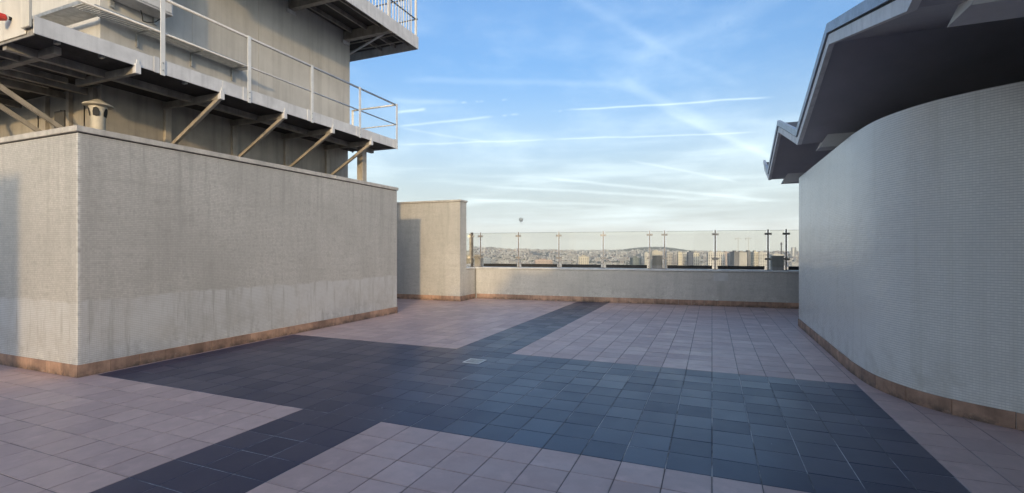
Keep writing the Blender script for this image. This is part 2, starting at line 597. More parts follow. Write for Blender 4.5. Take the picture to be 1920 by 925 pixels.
def ground_mat():
    m, nt, N, L, b = mat('city_ground')
    g = G(nt)
    p = g.pos()
    v = N.new('ShaderNodeTexVoronoi')
    v.inputs['Scale'].default_value = 0.012
    L.new(p, v.inputs['Vector'])
    c = g.mix(g.sep(v.outputs['Color'])[0], (0.05, 0.062, 0.042), (0.17, 0.16, 0.15))
    n = g.noise(p, 0.0012, 5.0, 0.6)
    c = g.mix(g.step(n, 0.45, 0.6), c, (0.045, 0.055, 0.035))
    L.new(c, b.inputs['Base Color'])
    b.inputs['Roughness'].default_value = 0.95
    return m


M['grout'] = grout_mat()
M['glass'] = glass_mat()
M['ground'] = ground_mat()


# ------------------------------------------------------------ mesh helpers
class MB:
    def __init__(s):
        s.v, s.f, s.uv = [], [], None

    def add(s, verts, faces):
        k = len(s.v)
        s.v += [tuple(q) for q in verts]
        s.f += [tuple(i + k for i in fc) for fc in faces]
        return s

    def box(s, x0, x1, y0, y1, z0, z1):
        vs_ = [(x, y, z) for z in (z0, z1) for y in (y0, y1) for x in (x0, x1)]
        return s.add(vs_, [(0, 2, 3, 1), (4, 5, 7, 6), (0, 1, 5, 4), (2, 6, 7, 3), (0, 4, 6, 2), (1, 3, 7, 5)])

    def bbox(s, x0, x1, y0, y1, z0, z1, b=0.006):
        """box with chamfered edges"""
        bm = bmesh.new()
        bmesh.ops.create_cube(bm, size=1.0)
        for q in bm.verts:
            q.co = Vector(((x0 + x1) / 2 + q.co.x * (x1 - x0), (y0 + y1) / 2 + q.co.y * (y1 - y0), (z0 + z1) / 2 + q.co.z * (z1 - z0)))
        bmesh.ops.bevel(bm, geom=bm.edges[:], offset=b, segments=1, affect='EDGES')
        bm.verts.index_update()
        s.add([q.co for q in bm.verts], [[w.index for w in fc.verts] for fc in bm.faces])
        bm.free()
        return s

    def bar(s, a, b, w, h=None, up=(0, 0, 1)):
        """rectangular bar from a to b"""
        h = h or w
        a, b = Vector(a), Vector(b)
        d = (b - a).normalized()
        u = Vector(up)
        if abs(d.dot(u)) > 0.98:
            u = Vector((1, 0, 0))
        r = d.cross(u).normalized()
        u = r.cross(d).normalized()
        vs_ = [q + r * (i * w / 2) + u * (j * h / 2) for q in (a, b) for (i, j) in ((-1, -1), (1, -1), (1, 1), (-1, 1))]
        return s.add(vs_, [(3, 2, 1, 0), (4, 5, 6, 7), (0, 1, 5, 4), (1, 2, 6, 5), (2, 3, 7, 6), (3, 0, 4, 7)])

    def tube(s, a, b, r, n=10, r2=None):
        a, b = Vector(a), Vector(b)
        r2 = r if r2 is None else r2
        d = (b - a).normalized()
        u = Vector((0, 0, 1)) if abs(d.z) < 0.95 else Vector((1, 0, 0))
        p = d.cross(u).normalized()
        q = p.cross(d).normalized()
        k = len(s.v)
        for (c, rr) in ((a, r), (b, r2)):
            for i in range(n):
                t = 2 * math.pi * i / n
                s.v.append(tuple(c + p * (rr * math.cos(t)) + q * (rr * math.sin(t))))
        for i in range(n):
            j = (i + 1) % n
            s.f.append((k + i, k + j, k + n + j, k + n + i))
        s.f.append(tuple(k + i for i in reversed(range(n))))
        s.f.append(tuple(k + n + i for i in range(n)))
        return s

    def lathe(s, prof, cx, cy, n=24):
        k = len(s.v)
        for (r, z) in prof:
            for i in range(n):
                t = 2 * math.pi * i / n
                s.v.append((cx + r * math.cos(t), cy + r * math.sin(t), z))
        for a in range(len(prof) - 1):
            for i in range(n):
                j = (i + 1) % n
                s.f.append((k + a * n + i, k + a * n + j, k + (a + 1) * n + j, k + (a + 1) * n + i))
        s.f.append(tuple(k + i for i in reversed(range(n))))
        s.f.append(tuple(k + (len(prof) - 1) * n + i for i in range(n)))
        return s

    def mesh(s, name, m):
        me = bpy.data.meshes.new(name)
        me.from_pydata(s.v, [], s.f)
        me.update()
        me.materials.append(M[m] if isinstance(m, str) else m)
        return me

    def build(s, name, m, parent=None, smooth=False, loc=None):
        me = s.mesh(name, m)
        if smooth:
            for p in me.polygons:
                p.use_smooth = True
        o = bpy.data.objects.new(name, me)
        COL.objects.link(o)
        if parent is not None:
            o.parent = parent
            o.matrix_parent_inverse = Matrix.Identity(4)
            # meshes are modelled in world coordinates
            q = parent
            off = Vector((0, 0, 0))
            while q is not None:
                off += q.location
                q = q.parent
            o.location = -off
        return o


def tag(o, label=None, cat=None, group=None, kind=None):
    if label:
        o['label'] = label
    if cat:
        o['category'] = cat
    if group:
        o['group'] = group
    if kind:
        o['kind'] = kind
    return o


def thing(name, label, cat, loc=(0, 0, 0), group=None):
    o = bpy.data.objects.new(name, None)
    o.empty_display_size = 0.2
    COL.objects.link(o)
    o.location = loc
    return tag(o, label, cat, group)


# ------------------------------------------------------------ setting: ground, the tower block we stand on
GZ = -95.0
SKY_PTS = [(-400, 471), (700, 468), (860, 466.5), (905, 466), (960, 469), (1010, 470.5), (1075, 472), (1120, 472.5), (1158, 471),
           (1180, 468), (1200, 465.8), (1225, 464.8), (1245, 465.2), (1268, 468), (1295, 472), (1340, 474), (1500, 474), (2400, 474)]


def skyline_y(px):
    for (x0, y0), (x1, y1) in zip(SKY_PTS, SKY_PTS[1:]):
        if x0 <= px <= x1:
            t = (px - x0) / (x1 - x0)
            return y0 + (y1 - y0) * t
    return 474


def sm(x, a, b):
    t = max(0.0, min(1.0, (x - a) / (b - a)))
    return t * t * (3 - 2 * t)


def terrain(x, y):
    r = math.hypot(x, y)
    X = x * CT + y * ST
    Z = -x * ST + y * CT
    if Z <= 50 or abs(X / Z) > 2.0:
        return GZ
    px = CX + F * X / Z
    yy = skyline_y(px)
    ridge = 5600 + 300 * math.sin(px * 0.011)
    zr = H + (HY - yy) * (ridge / math.sqrt(1 + (X / Z) ** 2)) / F
    side = sm(px, -300, 500) * (1 - sm(px, 1900, 2300))
    k = sm(r, 2600, ridge) * (1 - 0.8 * sm(r, ridge, ridge + 2200))
    return GZ + max(0, zr - GZ) * k * side + 2.0 * math.sin(x * 0.004) * math.cos(y * 0.0037) * sm(r, 600, 2000)


def build_ground():
    rs = [0, 60, 150, 300, 500, 800, 1200, 1600, 2000] + [2000 + 250 * i for i in range(1, 25)] + [8600]
    na = 240
    mb = MB()
    mb.v.append((0, 0, GZ))
    for r in rs[1:]:
        for a in range(na):
            t = 2 * math.pi * a / na
            x, y = r * math.cos(t), r * math.sin(t)
            mb.v.append((x, y, terrain(x, y)))
    for a in range(na):
        mb.f.append((0, 1 + a, 1 + (a + 1) % na))
    for i in range(len(rs) - 2):
        for a in range(na):
            b = (a + 1) % na
            k0, k1 = 1 + i * na, 1 + (i + 1) * na
            mb.f.append((k0 + a, k1 + a, k1 + b, k0 + b))
    o = mb.build('ground', 'ground', smooth=True)
    tag(o, kind='structure')


build_ground()

BLK_C, BLK_D0, BLK_D1, BLK_H = -7.06, 3.41, 9.81, 2.95
PL, PR = ground(893, 559.5), ground(1502, 579.4)      # foot of the back parapet, seen either end
P0 = Vector((PL.x, PL.y, 0))
PD = (Vector((PR.x, PR.y, 0)) - P0).normalized()
PN = Vector((-PD.y, PD.x, 0))                         # away from the terrace
PAR_H = 0.93
PAR_END = P0 + PD * 16.0

shaft = MB().box(-13.5, 8.8, -24, 14.3, GZ - 1, -0.32).build('building_shaft', 'concrete')
tag(shaft, kind='structure')
floor = MB().box(-13.8, 9.2, -24.3, 15.6, -0.3, -0.0032).build('terrace_floor', 'grout')
tag(floor, kind='structure')


def light_grout():
    m, nt, N, L, b = mat('light_grout')
    g = G(nt)
    p = g.pos()
    base = g.mix(g.step(g.noise(p, 1.3, 5.0, 0.65), 0.42, 0.6), (0.10, 0.10, 0.11), (0.52, 0.52, 0.54))
    L.new(base, b.inputs['Base Color'])
    b.inputs['Roughness'].default_value = 0.9
    return m


M['light_grout'] = light_grout()
MB().box(-23 * TS, 5 * TS, D0, D0 + 10 * TS, -0.02, -0.0026).build('grout_bed', 'light_grout', floor)
MB().box(-12 * TS, -9 * TS, -0.9, D0 - 0.001, -0.02, -0.0026).build('grout_bed', 'light_grout', floor)
MB().box(-12 * TS, -9 * TS, D0 + 10 * TS + 0.001, 14.0, -0.02, -0.0026).build('grout_bed', 'light_grout', floor)


def is_dark(k, r):
    c, d = (k + 0.5) * TS, D0 + (r + 0.5) * TS
    if -12 <= k <= -10:
        return True
    return 0 <= r <= 9 and -23 <= k <= 4


def tile_shape():
    g_, z0, ch = 0.0035, -0.012, 0.0012
    h = TS / 2 - g_
    vs_, f = [], []
    for (e, z) in ((h, z0), (h, -ch), (h - ch, 0.0)):
        vs_ += [(-e, -e, z), (e, -e, z), (e, e, z), (-e, e, z)]
    for lv in (0, 4):
        for i in range(4):
            j = (i + 1) % 4
            f.append((lv + i, lv + j, lv + 4 + j, lv + 4 + i))
    f.append((8, 9, 10, 11))
    return vs_, f


def build_tiles():
    tv, tf = tile_shape()
    meshes = {}
    for kind in ('pink', 'dark'):
        mb = MB().add(tv, tf)
        meshes[kind] = mb.mesh(kind + '_paving_tile', kind)
    spots = []
    for k in range(-46, 30):
        for r in range(-14, 44):
            c, d = (k + 0.5) * TS, D0 + (r + 0.5) * TS
            if d < -0.6:
                continue
            if c < BLK_C - 0.25 and BLK_D0 + 0.25 < d < BLK_D1 - 0.25:
                continue
            if (Vector((c, d, 0)) - P0).dot(PN) > 0.3:
                continue
            if c > 3.2 and d > 5.6:
                continue
            area = 0.0
            q = [project((c + i * TS / 2, d + j * TS / 2, 0)) for (i, j) in ((-1, -1), (1, -1), (1, 1), (-1, 1))]
            pc = project((c, d, 0))
            if all(q) and pc and -20 < pc[0] < 1940 and pc[1] < 960:
                for i in range(4):
                    a, b = q[i], q[(i + 1) % 4]
                    area += a[0] * b[1] - b[0] * a[1]
                area = abs(area) / 2
                if (c > 1.62 and d > 6.3) or (BLK_D0 < d < BLK_D1 and c < BLK_C):
                    area *= 0.01
            spots.append((area, k, r, c, d))
    spots.sort(reverse=True)
    rest = {'pink': MB(), 'dark': MB()}
    for i, (area, k, r, c, d) in enumerate(spots):
        kind = 'dark' if is_dark(k, r) else 'pink'
        rot = Matrix.Rotation(random.gauss(0, 0.0016), 4, 'X') @ Matrix.Rotation(random.gauss(0, 0.0016), 4, 'Y') @ Matrix.Rotation(random.gauss(0, 0.003), 4, 'Z')
        z = random.uniform(-0.0006, 0.0006)
        if i < 300 and area > 0:
            o = bpy.data.objects.new('paving_tile', meshes[kind])
            COL.objects.link(o)
            o.parent = floor
            o.location = (c, d, z)
            o.rotation_euler = rot.to_euler()
        else:
            t = Matrix.Translation((c, d, z)) @ rot
            rest[kind].add([t @ Vector(q) for q in tv], tf)
    for kind in ('pink', 'dark'):
        o = rest[kind].build('paving_tiles', kind, floor)
        tag(o, kind='stuff')
    # pale mastic joints
    js = MB().box(-9 * TS - 0.008, -9 * TS + 0.008, D0, D0 + 8.1 * TS, -0.012, -0.0006).build('joint_strip', 'mastic', floor)
    js = MB().box(-12 * TS, -9 * TS, D0 - 0.006, D0 + 0.006, -0.012, -0.0009).build('joint_strip', 'mastic', floor)
    js = MB().box(-11 * TS - 0.005, -11 * TS + 0.005, D0 - 3.2 * TS, D0 + 2.4 * TS, -0.012, -0.0012).build('joint_strip', 'mastic', floor)


build_tiles()


def skirting(parent, a, b, inward, h=0.15, length=0.33, proud=0.016, z0=0.002):
    """row of upright terracotta tiles along a wall foot; inward = direction away from the wall"""
    a, b = Vector((a[0], a[1], 0)), Vector((b[0], b[1], 0))
    n = max(1, round((b - a).length / length))
    d = (b - a).normalized()
    w = (b - a).length / n
    inw = Vector((inward[0], inward[1], 0)).normalized()
    key = (round(w, 4), round(h, 3))
    mb = MB().bbox(-w / 2 + 0.002, w / 2 - 0.002, -proud, 0.02, z0, h, 0.003)
    mes = [mb.mesh('skirting_tile', q) for q in ('terra', 'terra2')]
    ang = math.atan2(d.y, d.x)
    # local -y must point inward
    if Vector((math.sin(ang), -math.cos(ang), 0)).dot(inw) < 0:
        ang += math.pi
    base = Vector((0, 0, 0))
    for i in range(n):
        o = bpy.data.objects.new('skirting_tile', random.choice([mes[0], mes[0], mes[1]]))
        COL.objects.link(o)
        o.parent = parent
        o.location = a + d * (w * (i + 0.5)) + inw * random.uniform(-0.0015, 0.0015) - parent.location
        o.location.z += random.uniform(-0.001, 0.001)
        o.rotation_euler = (0, 0, ang)


# ------------------------------------------------------------ left: grey mosaic block
blk = thing('mosaic_block', 'long grey mosaic-clad block under the steel walkway, terracotta skirting at its foot', 'wall', (BLK_C - 2, 6.6, 0))
MB().box(-13.3, BLK_C, BLK_D0, BLK_D1, 0.0, BLK_H).build('wall', 'mosaic_l', blk)
MB().box(-13.3, BLK_C - 0.012, BLK_D0 + 0.012, BLK_D1 - 0.012, BLK_H, BLK_H + 0.014).build('shadow_gap', 'gap', blk)
cp = MB()
c0, c1 = BLK_C + 0.03, BLK_C - 0.25
for a, b in ((BLK_D0 - 0.03, 5.55), (5.553, 7.7), (7.703, BLK_D1 + 0.03)):
    MB().bbox(c1, c0, a, b, BLK_H + 0.014, BLK_H + 0.085, 0.006).build('coping', 'coping', blk)
MB().bbox(-10.2, c1 - 0.003, BLK_D0 - 0.03, BLK_D0 + 0.25, BLK_H + 0.014, BLK_H + 0.085, 0.006).build('coping', 'coping', blk)
MB().bbox(-13.3, -10.203, BLK_D0 - 0.03, BLK_D0 + 0.25, BLK_H + 0.014, BLK_H + 0.085, 0.006).build('coping', 'coping', blk)
MB().bbox(-13.3, c1 - 0.003, BLK_D1 - 0.25, BLK_D1 + 0.03, BLK_H + 0.014, BLK_H + 0.085, 0.006).build('coping', 'coping', blk)
skirting(blk, (BLK_C, BLK_D0), (BLK_C, BLK_D1), (1, 0))
skirting(blk, (-12.4, BLK_D0), (BLK_C + 0.015, BLK_D0), (0, -1))
skirting(blk, (-12.4, BLK_D1), (BLK_C + 0.015, BLK_D1), (0, 1))

# ------------------------------------------------------------ tower on the block
TW_C, TW_D0, TW_D1 = -8.45, 4.36, 9.76
tw = thing('plant_tower', 'tall pale rendered tower standing on the grey mosaic block', 'tower', (-10.5, 7, BLK_H))
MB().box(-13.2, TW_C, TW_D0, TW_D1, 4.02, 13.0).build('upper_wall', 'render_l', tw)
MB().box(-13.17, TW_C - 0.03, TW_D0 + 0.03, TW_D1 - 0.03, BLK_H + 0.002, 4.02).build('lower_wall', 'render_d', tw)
for px in (312, 437, 535, 612):
    d = at_c(px, 250, TW_C - 0.03).y
    MB().bbox(TW_C - 0.03, TW_C + 0.03, d - 0.05, d + 0.05, BLK_H + 0.003, 3.98, 0.004).build('batten', 'steel_beige', tw)
for d in (5.75, 7.1, 8.45):
    MB().box(TW_C - 0.001, TW_C + 0.0025, d - 0.006, d + 0.006, 4.06, 12.9).build('wall_joint', 'coping', tw)
for c in (-8.62, -9.25, -9.9):
    MB().bbox(c - 0.04, c + 0.04, TW_D0 - 0.03, TW_D0 + 0.03, BLK_H + 0.003, 3.98, 0.004).build('batten', 'steel_beige', tw)
    MB().box(c - 0.29, c - 0.275, TW_D0 + 0.018, TW_D0 + 0.026, 3.05, 3.75).build('panel_joint', 'gap', tw)
MB().box(-9.62, -9.35, TW_D0 - 0.02, TW_D0 + 0.028, 3.0, 3.72).build('dark_panel', 'inner', tw)  # plain dark box on the tower's lower front

# ------------------------------------------------------------ lower walkway
WC, WD0, WD1, WZ = -7.06, 3.0, 9.83, 3.98
wk = thing('walkway', 'lower steel walkway with pipe guardrail, propped by struts above the mosaic block', 'walkway', (-7.8, 6.4, WZ))
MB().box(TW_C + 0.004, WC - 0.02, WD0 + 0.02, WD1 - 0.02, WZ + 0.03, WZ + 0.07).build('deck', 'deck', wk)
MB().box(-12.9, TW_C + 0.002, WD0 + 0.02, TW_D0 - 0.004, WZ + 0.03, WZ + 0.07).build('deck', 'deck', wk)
for a, b in ((WD0, 5.28), (5.284, 7.66), (7.664, WD1)):
    MB().bbox(WC - 0.012, WC, a, b, WZ, WZ + 0.20, 0.003).build('fascia', 'steel', wk)
MB().bbox(TW_C + 0.35, WC - 0.013, WD1 - 0.012, WD1, WZ, WZ + 0.16, 0.003).build('fascia', 'steel', wk)
MB().box(-12.9, WC - 0.014, WD0, WD0 + 0.012, WZ - 0.02, WZ + 0.1).build('fascia', 'under_steel', wk)
# solid front panels
MB().bbox(-7.98, WC - 0.14, WD0 - 0.014, WD0 - 0.002, WZ + 0.01, WZ + 0.46, 0.003).build('front_panel', 'cream', wk)
MB().bbox(-9.6, -7.985, WD0 - 0.014, WD0 - 0.002, WZ + 0.01, WZ + 0.46, 0.003).build('front_panel', 'cream', wk)
MB().bbox(-11.6, -9.605, WD0 - 0.014, WD0 - 0.002, WZ + 0.01, WZ + 0.46, 0.003).build('front_panel', 'cream', wk)
MB().bbox(WC - 0.16, WC + 0.004, WD0 - 0.05, WD0 - 0.016, WZ + 0.06, WZ + 1.3, 0.006).build('corner_post', 'cream', wk)
RAIL_Z = (WZ + 0.58, WZ + 1.06)
for d in (4.385, 5.75, 7.11, 8.47, WD1 - 0.03):
    p = MB().bbox(WC + 0.002, WC + 0.012, d - 0.032, d + 0.032, WZ - 0.02, RAIL_Z[1] + 0.02, 0.002).build('post', 'white_steel', wk)
    MB().bbox(WC + 0.001, WC + 0.009, d - 0.115, d - 0.045, WZ - 0.008, WZ + 0.21, 0.002).build('splice_plate', 'steel', p)
    for z in (WZ + 0.05, WZ + 0.15):
        MB().tube((WC + 0.009, d, z), (WC + 0.02, d, z), 0.011, 6).build('bolt', 'galv', p)
for z in RAIL_Z:
    MB().tube((WC - 0.02, WD0, z), (WC - 0.02, WD1 - 0.03, z), 0.021 if z > 4.8 else 0.014, 10).build('rail', 'steel', wk, True)
    MB().tube((WC - 0.02, WD1 - 0.03, z), (-8.39, WD1 - 0.03, z), 0.021 if z > 4.8 else 0.014, 10).build('rail', 'steel', wk, True)
MB().bbox(-8.42, -8.36, WD1 - 0.036, WD1 - 0.024, WZ, RAIL_Z[1] + 0.02, 0.002).build('post', 'white_steel', wk)
MB().box(-7.80, -7.72, WD0 + 0.03, WD1 - 0.05, WZ - 0.07, WZ + 0.029).build('edge_beam', 'under_steel', wk)
for d in (4.07, 5.27, 6.48, 7.67, 8.87):
    b = thing_b = MB().box(TW_C + 0.03, WC - 0.03, d - 0.03, d + 0.03, WZ - 0.1, WZ - 0.0).build('bracket', 'under_steel', wk)
    if d > 4.5:
        MB().bar((WC - 0.02, d, WZ - 0.06), (TW_C + 0.0, d, WZ - 0.84), 0.05, 0.055).build('strut', 'steel_beige', b)
    MB().bbox(WC - 0.05, WC + 0.014, d - 0.035, d + 0.035, WZ - 0.1, WZ + 0.03, 0.003).build('end_plate', 'steel', b)
    MB().bbox(WC + 0.0005, WC + 0.01, d - 0.018, d + 0.018, WZ + 0.03, WZ + 0.08, 0.002).build('lug', 'white_steel', b)
for c in (-8.75, -9.32, -10.6):
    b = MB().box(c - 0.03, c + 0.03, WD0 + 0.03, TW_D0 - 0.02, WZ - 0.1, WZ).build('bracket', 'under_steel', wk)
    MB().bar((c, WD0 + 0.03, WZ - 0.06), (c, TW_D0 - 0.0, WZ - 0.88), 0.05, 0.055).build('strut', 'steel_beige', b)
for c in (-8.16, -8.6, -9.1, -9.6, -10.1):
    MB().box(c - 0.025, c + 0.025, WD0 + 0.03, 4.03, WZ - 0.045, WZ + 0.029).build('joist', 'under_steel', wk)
MB().box(-12.4, WC - 0.3, 3.32, 3.39, WZ - 0.06, WZ + 0.029).build('joist', 'under_steel', wk)
for d in (3.25, 3.7, 4.75):
    MB().box(WC - 0.12, WC - 0.05, d - 0.02, d + 0.02, WZ - 0.015, WZ + 0.029).build('clip', 'galv', wk)

# ------------------------------------------------------------ upper walkway
UC, UD0, UD1, UZ = -7.06, 3.6, 10.75, 6.74
uw = thing('walkway', 'upper steel balcony with white baluster railing at the head of the tower', 'walkway', (-7.8, 7.2, UZ))
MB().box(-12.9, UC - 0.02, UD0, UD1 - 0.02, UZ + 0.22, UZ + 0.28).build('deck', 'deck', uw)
MB().bbox(UC - 0.02, UC, UD0, UD1, UZ, UZ + 0.32, 0.004).build('fascia', 'steel', uw)
MB().bbox(-12.9, UC - 0.022, UD1 - 0.02, UD1, UZ, UZ + 0.32, 0.004).build('fascia', 'steel', uw)
for d in (4.5, 6.2, 7.9, 9.59):
    b = MB().box(TW_C + 0.003, UC - 0.022, d - 0.06, d + 0.06, UZ - 0.02, UZ + 0.2).build('bracket', 'under_steel', uw)
    MB().bbox(TW_C + 0.002, TW_C + 0.05, d - 0.11, d + 0.11, UZ - 0.1, UZ - 0.022, 0.004).build('bearing_plate', 'steel', b)
for c in (-8.2, -7.75, -7.35):
    MB().box(c - 0.018, c + 0.018, UD0 + 0.05, UD1 - 0.05, UZ + 0.12, UZ + 0.215).build('joist', 'under_steel', uw)
for d in (10.0, 10.38):
    MB().box(-12.5, UC - 0.03, d - 0.018, d + 0.018, UZ + 0.1, UZ + 0.118).build('joist', 'under_steel', uw)
MB().bar((-7.2, 9.7, UZ + 0.08), (-9.4, 10.6, UZ + 0.08), 0.05, 0.03).build('brace', 'steel', uw)
n = 0
bal = MB().bar((0, 0, 0), (0, 0, 1.0), 0.016).mesh('baluster', 'white_steel')
z0 = UZ + 0.32


def baluster(c, d):
    o = bpy.data.objects.new('baluster', bal)
    COL.objects.link(o)
    o.parent = uw
    o.location = Vector((c, d, z0)) - uw.location


d = 8.3
while d < UD1 - 0.2:
    baluster(UC - 0.05, d)
    d += 0.11
c = UC - 0.22
while c > -9.2:
    baluster(c, UD1 - 0.05)
    c -= 0.11
for (c, d) in ((UC - 0.05, UD1 - 0.05), (UC - 0.05, 9.55), (UC - 0.05, 8.2), (-8.5, UD1 - 0.05)):
    MB().bar((c, d, z0), (c, d, z0 + 1.06), 0.045).build('post', 'white_steel', uw)
for z in (z0 + 0.45, z0 + 1.03):
    MB().bar((UC - 0.05, 8.2, z), (UC - 0.05, UD1 - 0.03, z), 0.03, 0.02).build('rail', 'inox_d', uw)
    MB().bar((UC + 0.01, UD1 - 0.05, z), (-9.3, UD1 - 0.05, z), 0.03, 0.02).build('rail', 'inox_d', uw)

# ------------------------------------------------------------ fittings on the tower
tray = thing('cable_tray', 'perforated metal cable tray running along the tower wall above the lower walkway', 'cable tray', (-8.3, 5.3, 5.0))
TZ = 4.99
m1, m2 = MB(), MB()
for c in (-8.40, -8.12):
    m1.bar((c, 4.12, TZ + 0.02), (c, 6.68, TZ + 0.02), 0.006, 0.05)
m1.build('side_rail', 'galv', tray)
d = 4.0
while d < 6.68:
    m2.box(-8.40, -8.12, d, d + 0.026, TZ - 0.006, TZ)
    d += 0.04
c = -8.44
while c > -11.5:
    m2.box(c, c + 0.026, 3.98, 4.30, TZ - 0.006, TZ)
    c -= 0.04
o = m2.build('tray_slats', 'galv', tray)
tag(o, kind='stuff')
MB().bar((-8.12, 3.98, TZ + 0.02), (-11.5, 3.98, TZ + 0.02), 0.006, 0.05).build('side_rail', 'galv', tray)
for d in (4.85, 5.72, 6.5):
    b = MB().bar((TW_C + 0.002, d, TZ - 0.02), (-8.1, d, TZ - 0.02), 0.03, 0.02).build('bracket', 'galv', tray)
    MB().bar((TW_C + 0.012, d, TZ - 0.24), (TW_C + 0.012, d, TZ - 0.03), 0.05, 0.018, (0, 1, 0)).build('wall_plate', 'galv', b)

cab = thing('electrical_cabinet', 'grey electrical cabinet fixed high on the tower wall', 'cabinet', (-8.28, 4.85, 5.33))
bx = MB().bbox(TW_C + 0.02, -8.10, 4.42, 5.2, 5.33, 6.2, 0.008).build('case', 'steel', cab)
MB().bbox(-8.099, -8.085, 4.45, 5.17, 5.36, 6.17, 0.004).build('door', 'steel', cab)
for d in (4.5, 5.12):
    MB().box(TW_C + 0.001, TW_C + 0.04, d - 0.03, d + 0.03, 5.22, 5.33).build('mounting_foot', 'galv', cab)
mb = MB()
pts = [Vector((-8.3, 4.78 + 0.05 * math.cos(t * 1.3), 5.3 - 0.16 * math.sin(t * 0.63) - 0.0 * t)) + Vector((0, 0.06 * t, 0)) for t in range(6)]
for a, b in zip(pts, pts[1:]):
    mb.tube(a, b, 0.008, 6)
mb.build('cable', 'black', cab)

lamp = thing('warning_lamp', 'small red lamp with black plug on the cream walkway panel', 'lamp', (-7.66, WD0 - 0.05, 4.2))
LY = WD0 - 0.014
MB().tube((-7.50, LY - 0.045, 4.21), (-7.53, LY - 0.15, 4.19), 0.034, 14, 0.06).build('lens', 'red', lamp)
MB().tube((-7.50, LY - 0.028, 4.212), (-7.50, LY - 0.045, 4.21), 0.022, 12, 0.03).build('collar', 'white', lamp)
MB().tube((-7.50, LY, 4.212), (-7.50, LY - 0.028, 4.212), 0.02, 10, 0.022).build('plug', 'black', lamp)

vt = thing('vent_pipe', 'cream roof vent pipe with domed cap behind the mosaic block coping', 'vent', (-7.88, 4.04, BLK_H))
vx, vy = -7.88, 4.04
MB().lathe([(0.085, BLK_H), (0.085, 3.36), (0.085, 3.40), (0.108, 3.52), (0.108, 3.535), (0.02, 3.535)], vx, vy, 28).build('pipe', 'vent', vt, True)
MB().lathe([(0.165, 3.528), (0.172, 3.54), (0.162, 3.552), (0.09, 3.585), (0.04, 3.62), (0.010, 3.625)], vx, vy, 28).build('cap', 'vent', vt, True)
for a in (-112, -40, 32, 104, 176):
    t = R(a)
    e = Vector((math.cos(t), math.sin(t), 0))
    s_ = Vector((-e.y, e.x, 0))
    mb = MB()
    ring = []
    for (w, z, rr) in ((0.0, 3.375, 0.119), (-0.05, 3.385, 0.114), (-0.055, 3.44, 0.122), (-0.038, 3.485, 0.134), (0, 3.50, 0.141), (0.038, 3.485, 0.134), (0.055, 3.44, 0.122), (0.05, 3.385, 0.114)):
        ring.append(Vector((vx, vy, z)) + e * (rr * 0.76 + 0.002) + s_ * w * 0.72)
    mb.add(ring, [tuple(range(8))])
    mb.build('opening', 'gap', vt)

colm = thing('steel_column', 'square beige steel column under the far end of the lower walkway', 'column', (-7.69, 9.3, BLK_H))
MB().bbox(-7.77, -7.61, 9.22, 9.38, BLK_H + 0.002, WZ + 0.028, 0.006).build('shaft', 'steel_beige', colm)
MB().bbox(-7.82, -7.56, 9.17, 9.43, BLK_H + 0.001, BLK_H + 0.02, 0.004).build('base_plate', 'steel_beige', colm)

# ------------------------------------------------------------ screen wall behind the block
SW0, SW1 = 12.67, 13.07
scr = thing('screen_wall', 'free-standing beige mosaic screen wall catching the sun behind the block', 'wall', (-8.5, 12.87, 0))
MB().box(-13.3, -6.88, SW0, SW1, 0, 2.95).build('wall', 'mosaic_p', scr)
MB().bbox(-13.3, -6.85, SW0 - 0.03, SW1 + 0.03, 2.955, 3.01, 0.006).build('coping', 'coping', scr)
skirting(scr, (-10.8, SW0), (-6.865, SW0), (0, -1))
skirting(scr, (-6.88, SW0), (-6.88, SW1 + 0.005), (1, 0), length=0.4)

# ------------------------------------------------------------ back parapet with coping
par = thing('parapet', 'low grey mosaic parapet across the back of the terrace below the glass railing', 'parapet', (P0.x, P0.y, 0))
PT = 0.42


def par_box(s0, s1, n0, n1, z0, z1, name, m, parent, bev=0.005):
    """box in parapet coordinates: s along, n away from the terrace"""
    mb = MB().bbox(s0, s1, n0, n1, z0, z1, bev)
    mb.v = [tuple(P0 + PD * x + PN * y + Vector((0, 0, z))) for (x, y, z) in mb.v]
    return mb.build(name, m, parent)


par_box(-0.0, 16.0, 0, PT, 0, PAR_H, 'wall', 'mosaic_p', par, 0.002)
for i in range(7):
    par_box(-0.02 + 2.29 * i, -0.02 + 2.29 * (i + 1) - 0.004, -0.03, PT + 0.03, PAR_H + 0.006, PAR_H + 0.05, 'coping', 'coping_w', par)
ret = MB().box(-7.25, -6.886, SW1 + 0.003, P0.y + 0.25, 0, PAR_H - 0.003).build('return_wall', 'mosaic_p', par)
MB().bbox(-7.28, -6.86, SW1 + 0.034, P0.y - 0.036, PAR_H + 0.006, PAR_H + 0.048, 0.005).build('coping', 'coping_w', par)
skirting(par, P0 + PD * 0.02, P0 + PD * 13.0, -PN)
skirting(par, (-6.886, SW1 + 0.01), (-6.886, P0.y - 0.02), (1, 0), length=0.3)
e = at_line(1338, 520, P0, PAR_END)
s_ = (e - P0).dot(PD)
par_box(s_ - 0.0, s_ + 0.36, -0.0025, 0.01, e.z - 0.1, e.z + 0.12, 'repair_patch', 'patch', par, 0.0005)

# ------------------------------------------------------------ piers and glass railing on the parapet
RN = 0.16                                  # railing stands this far back on the parapet
RL0 = P0 + PN * RN
RL1 = PAR_END + PN * RN
CT_Z = PAR_H + 0.05


def rail_s(px):
    return (at_line(px, 470, RL0, RL1) - RL0).dot(PD)


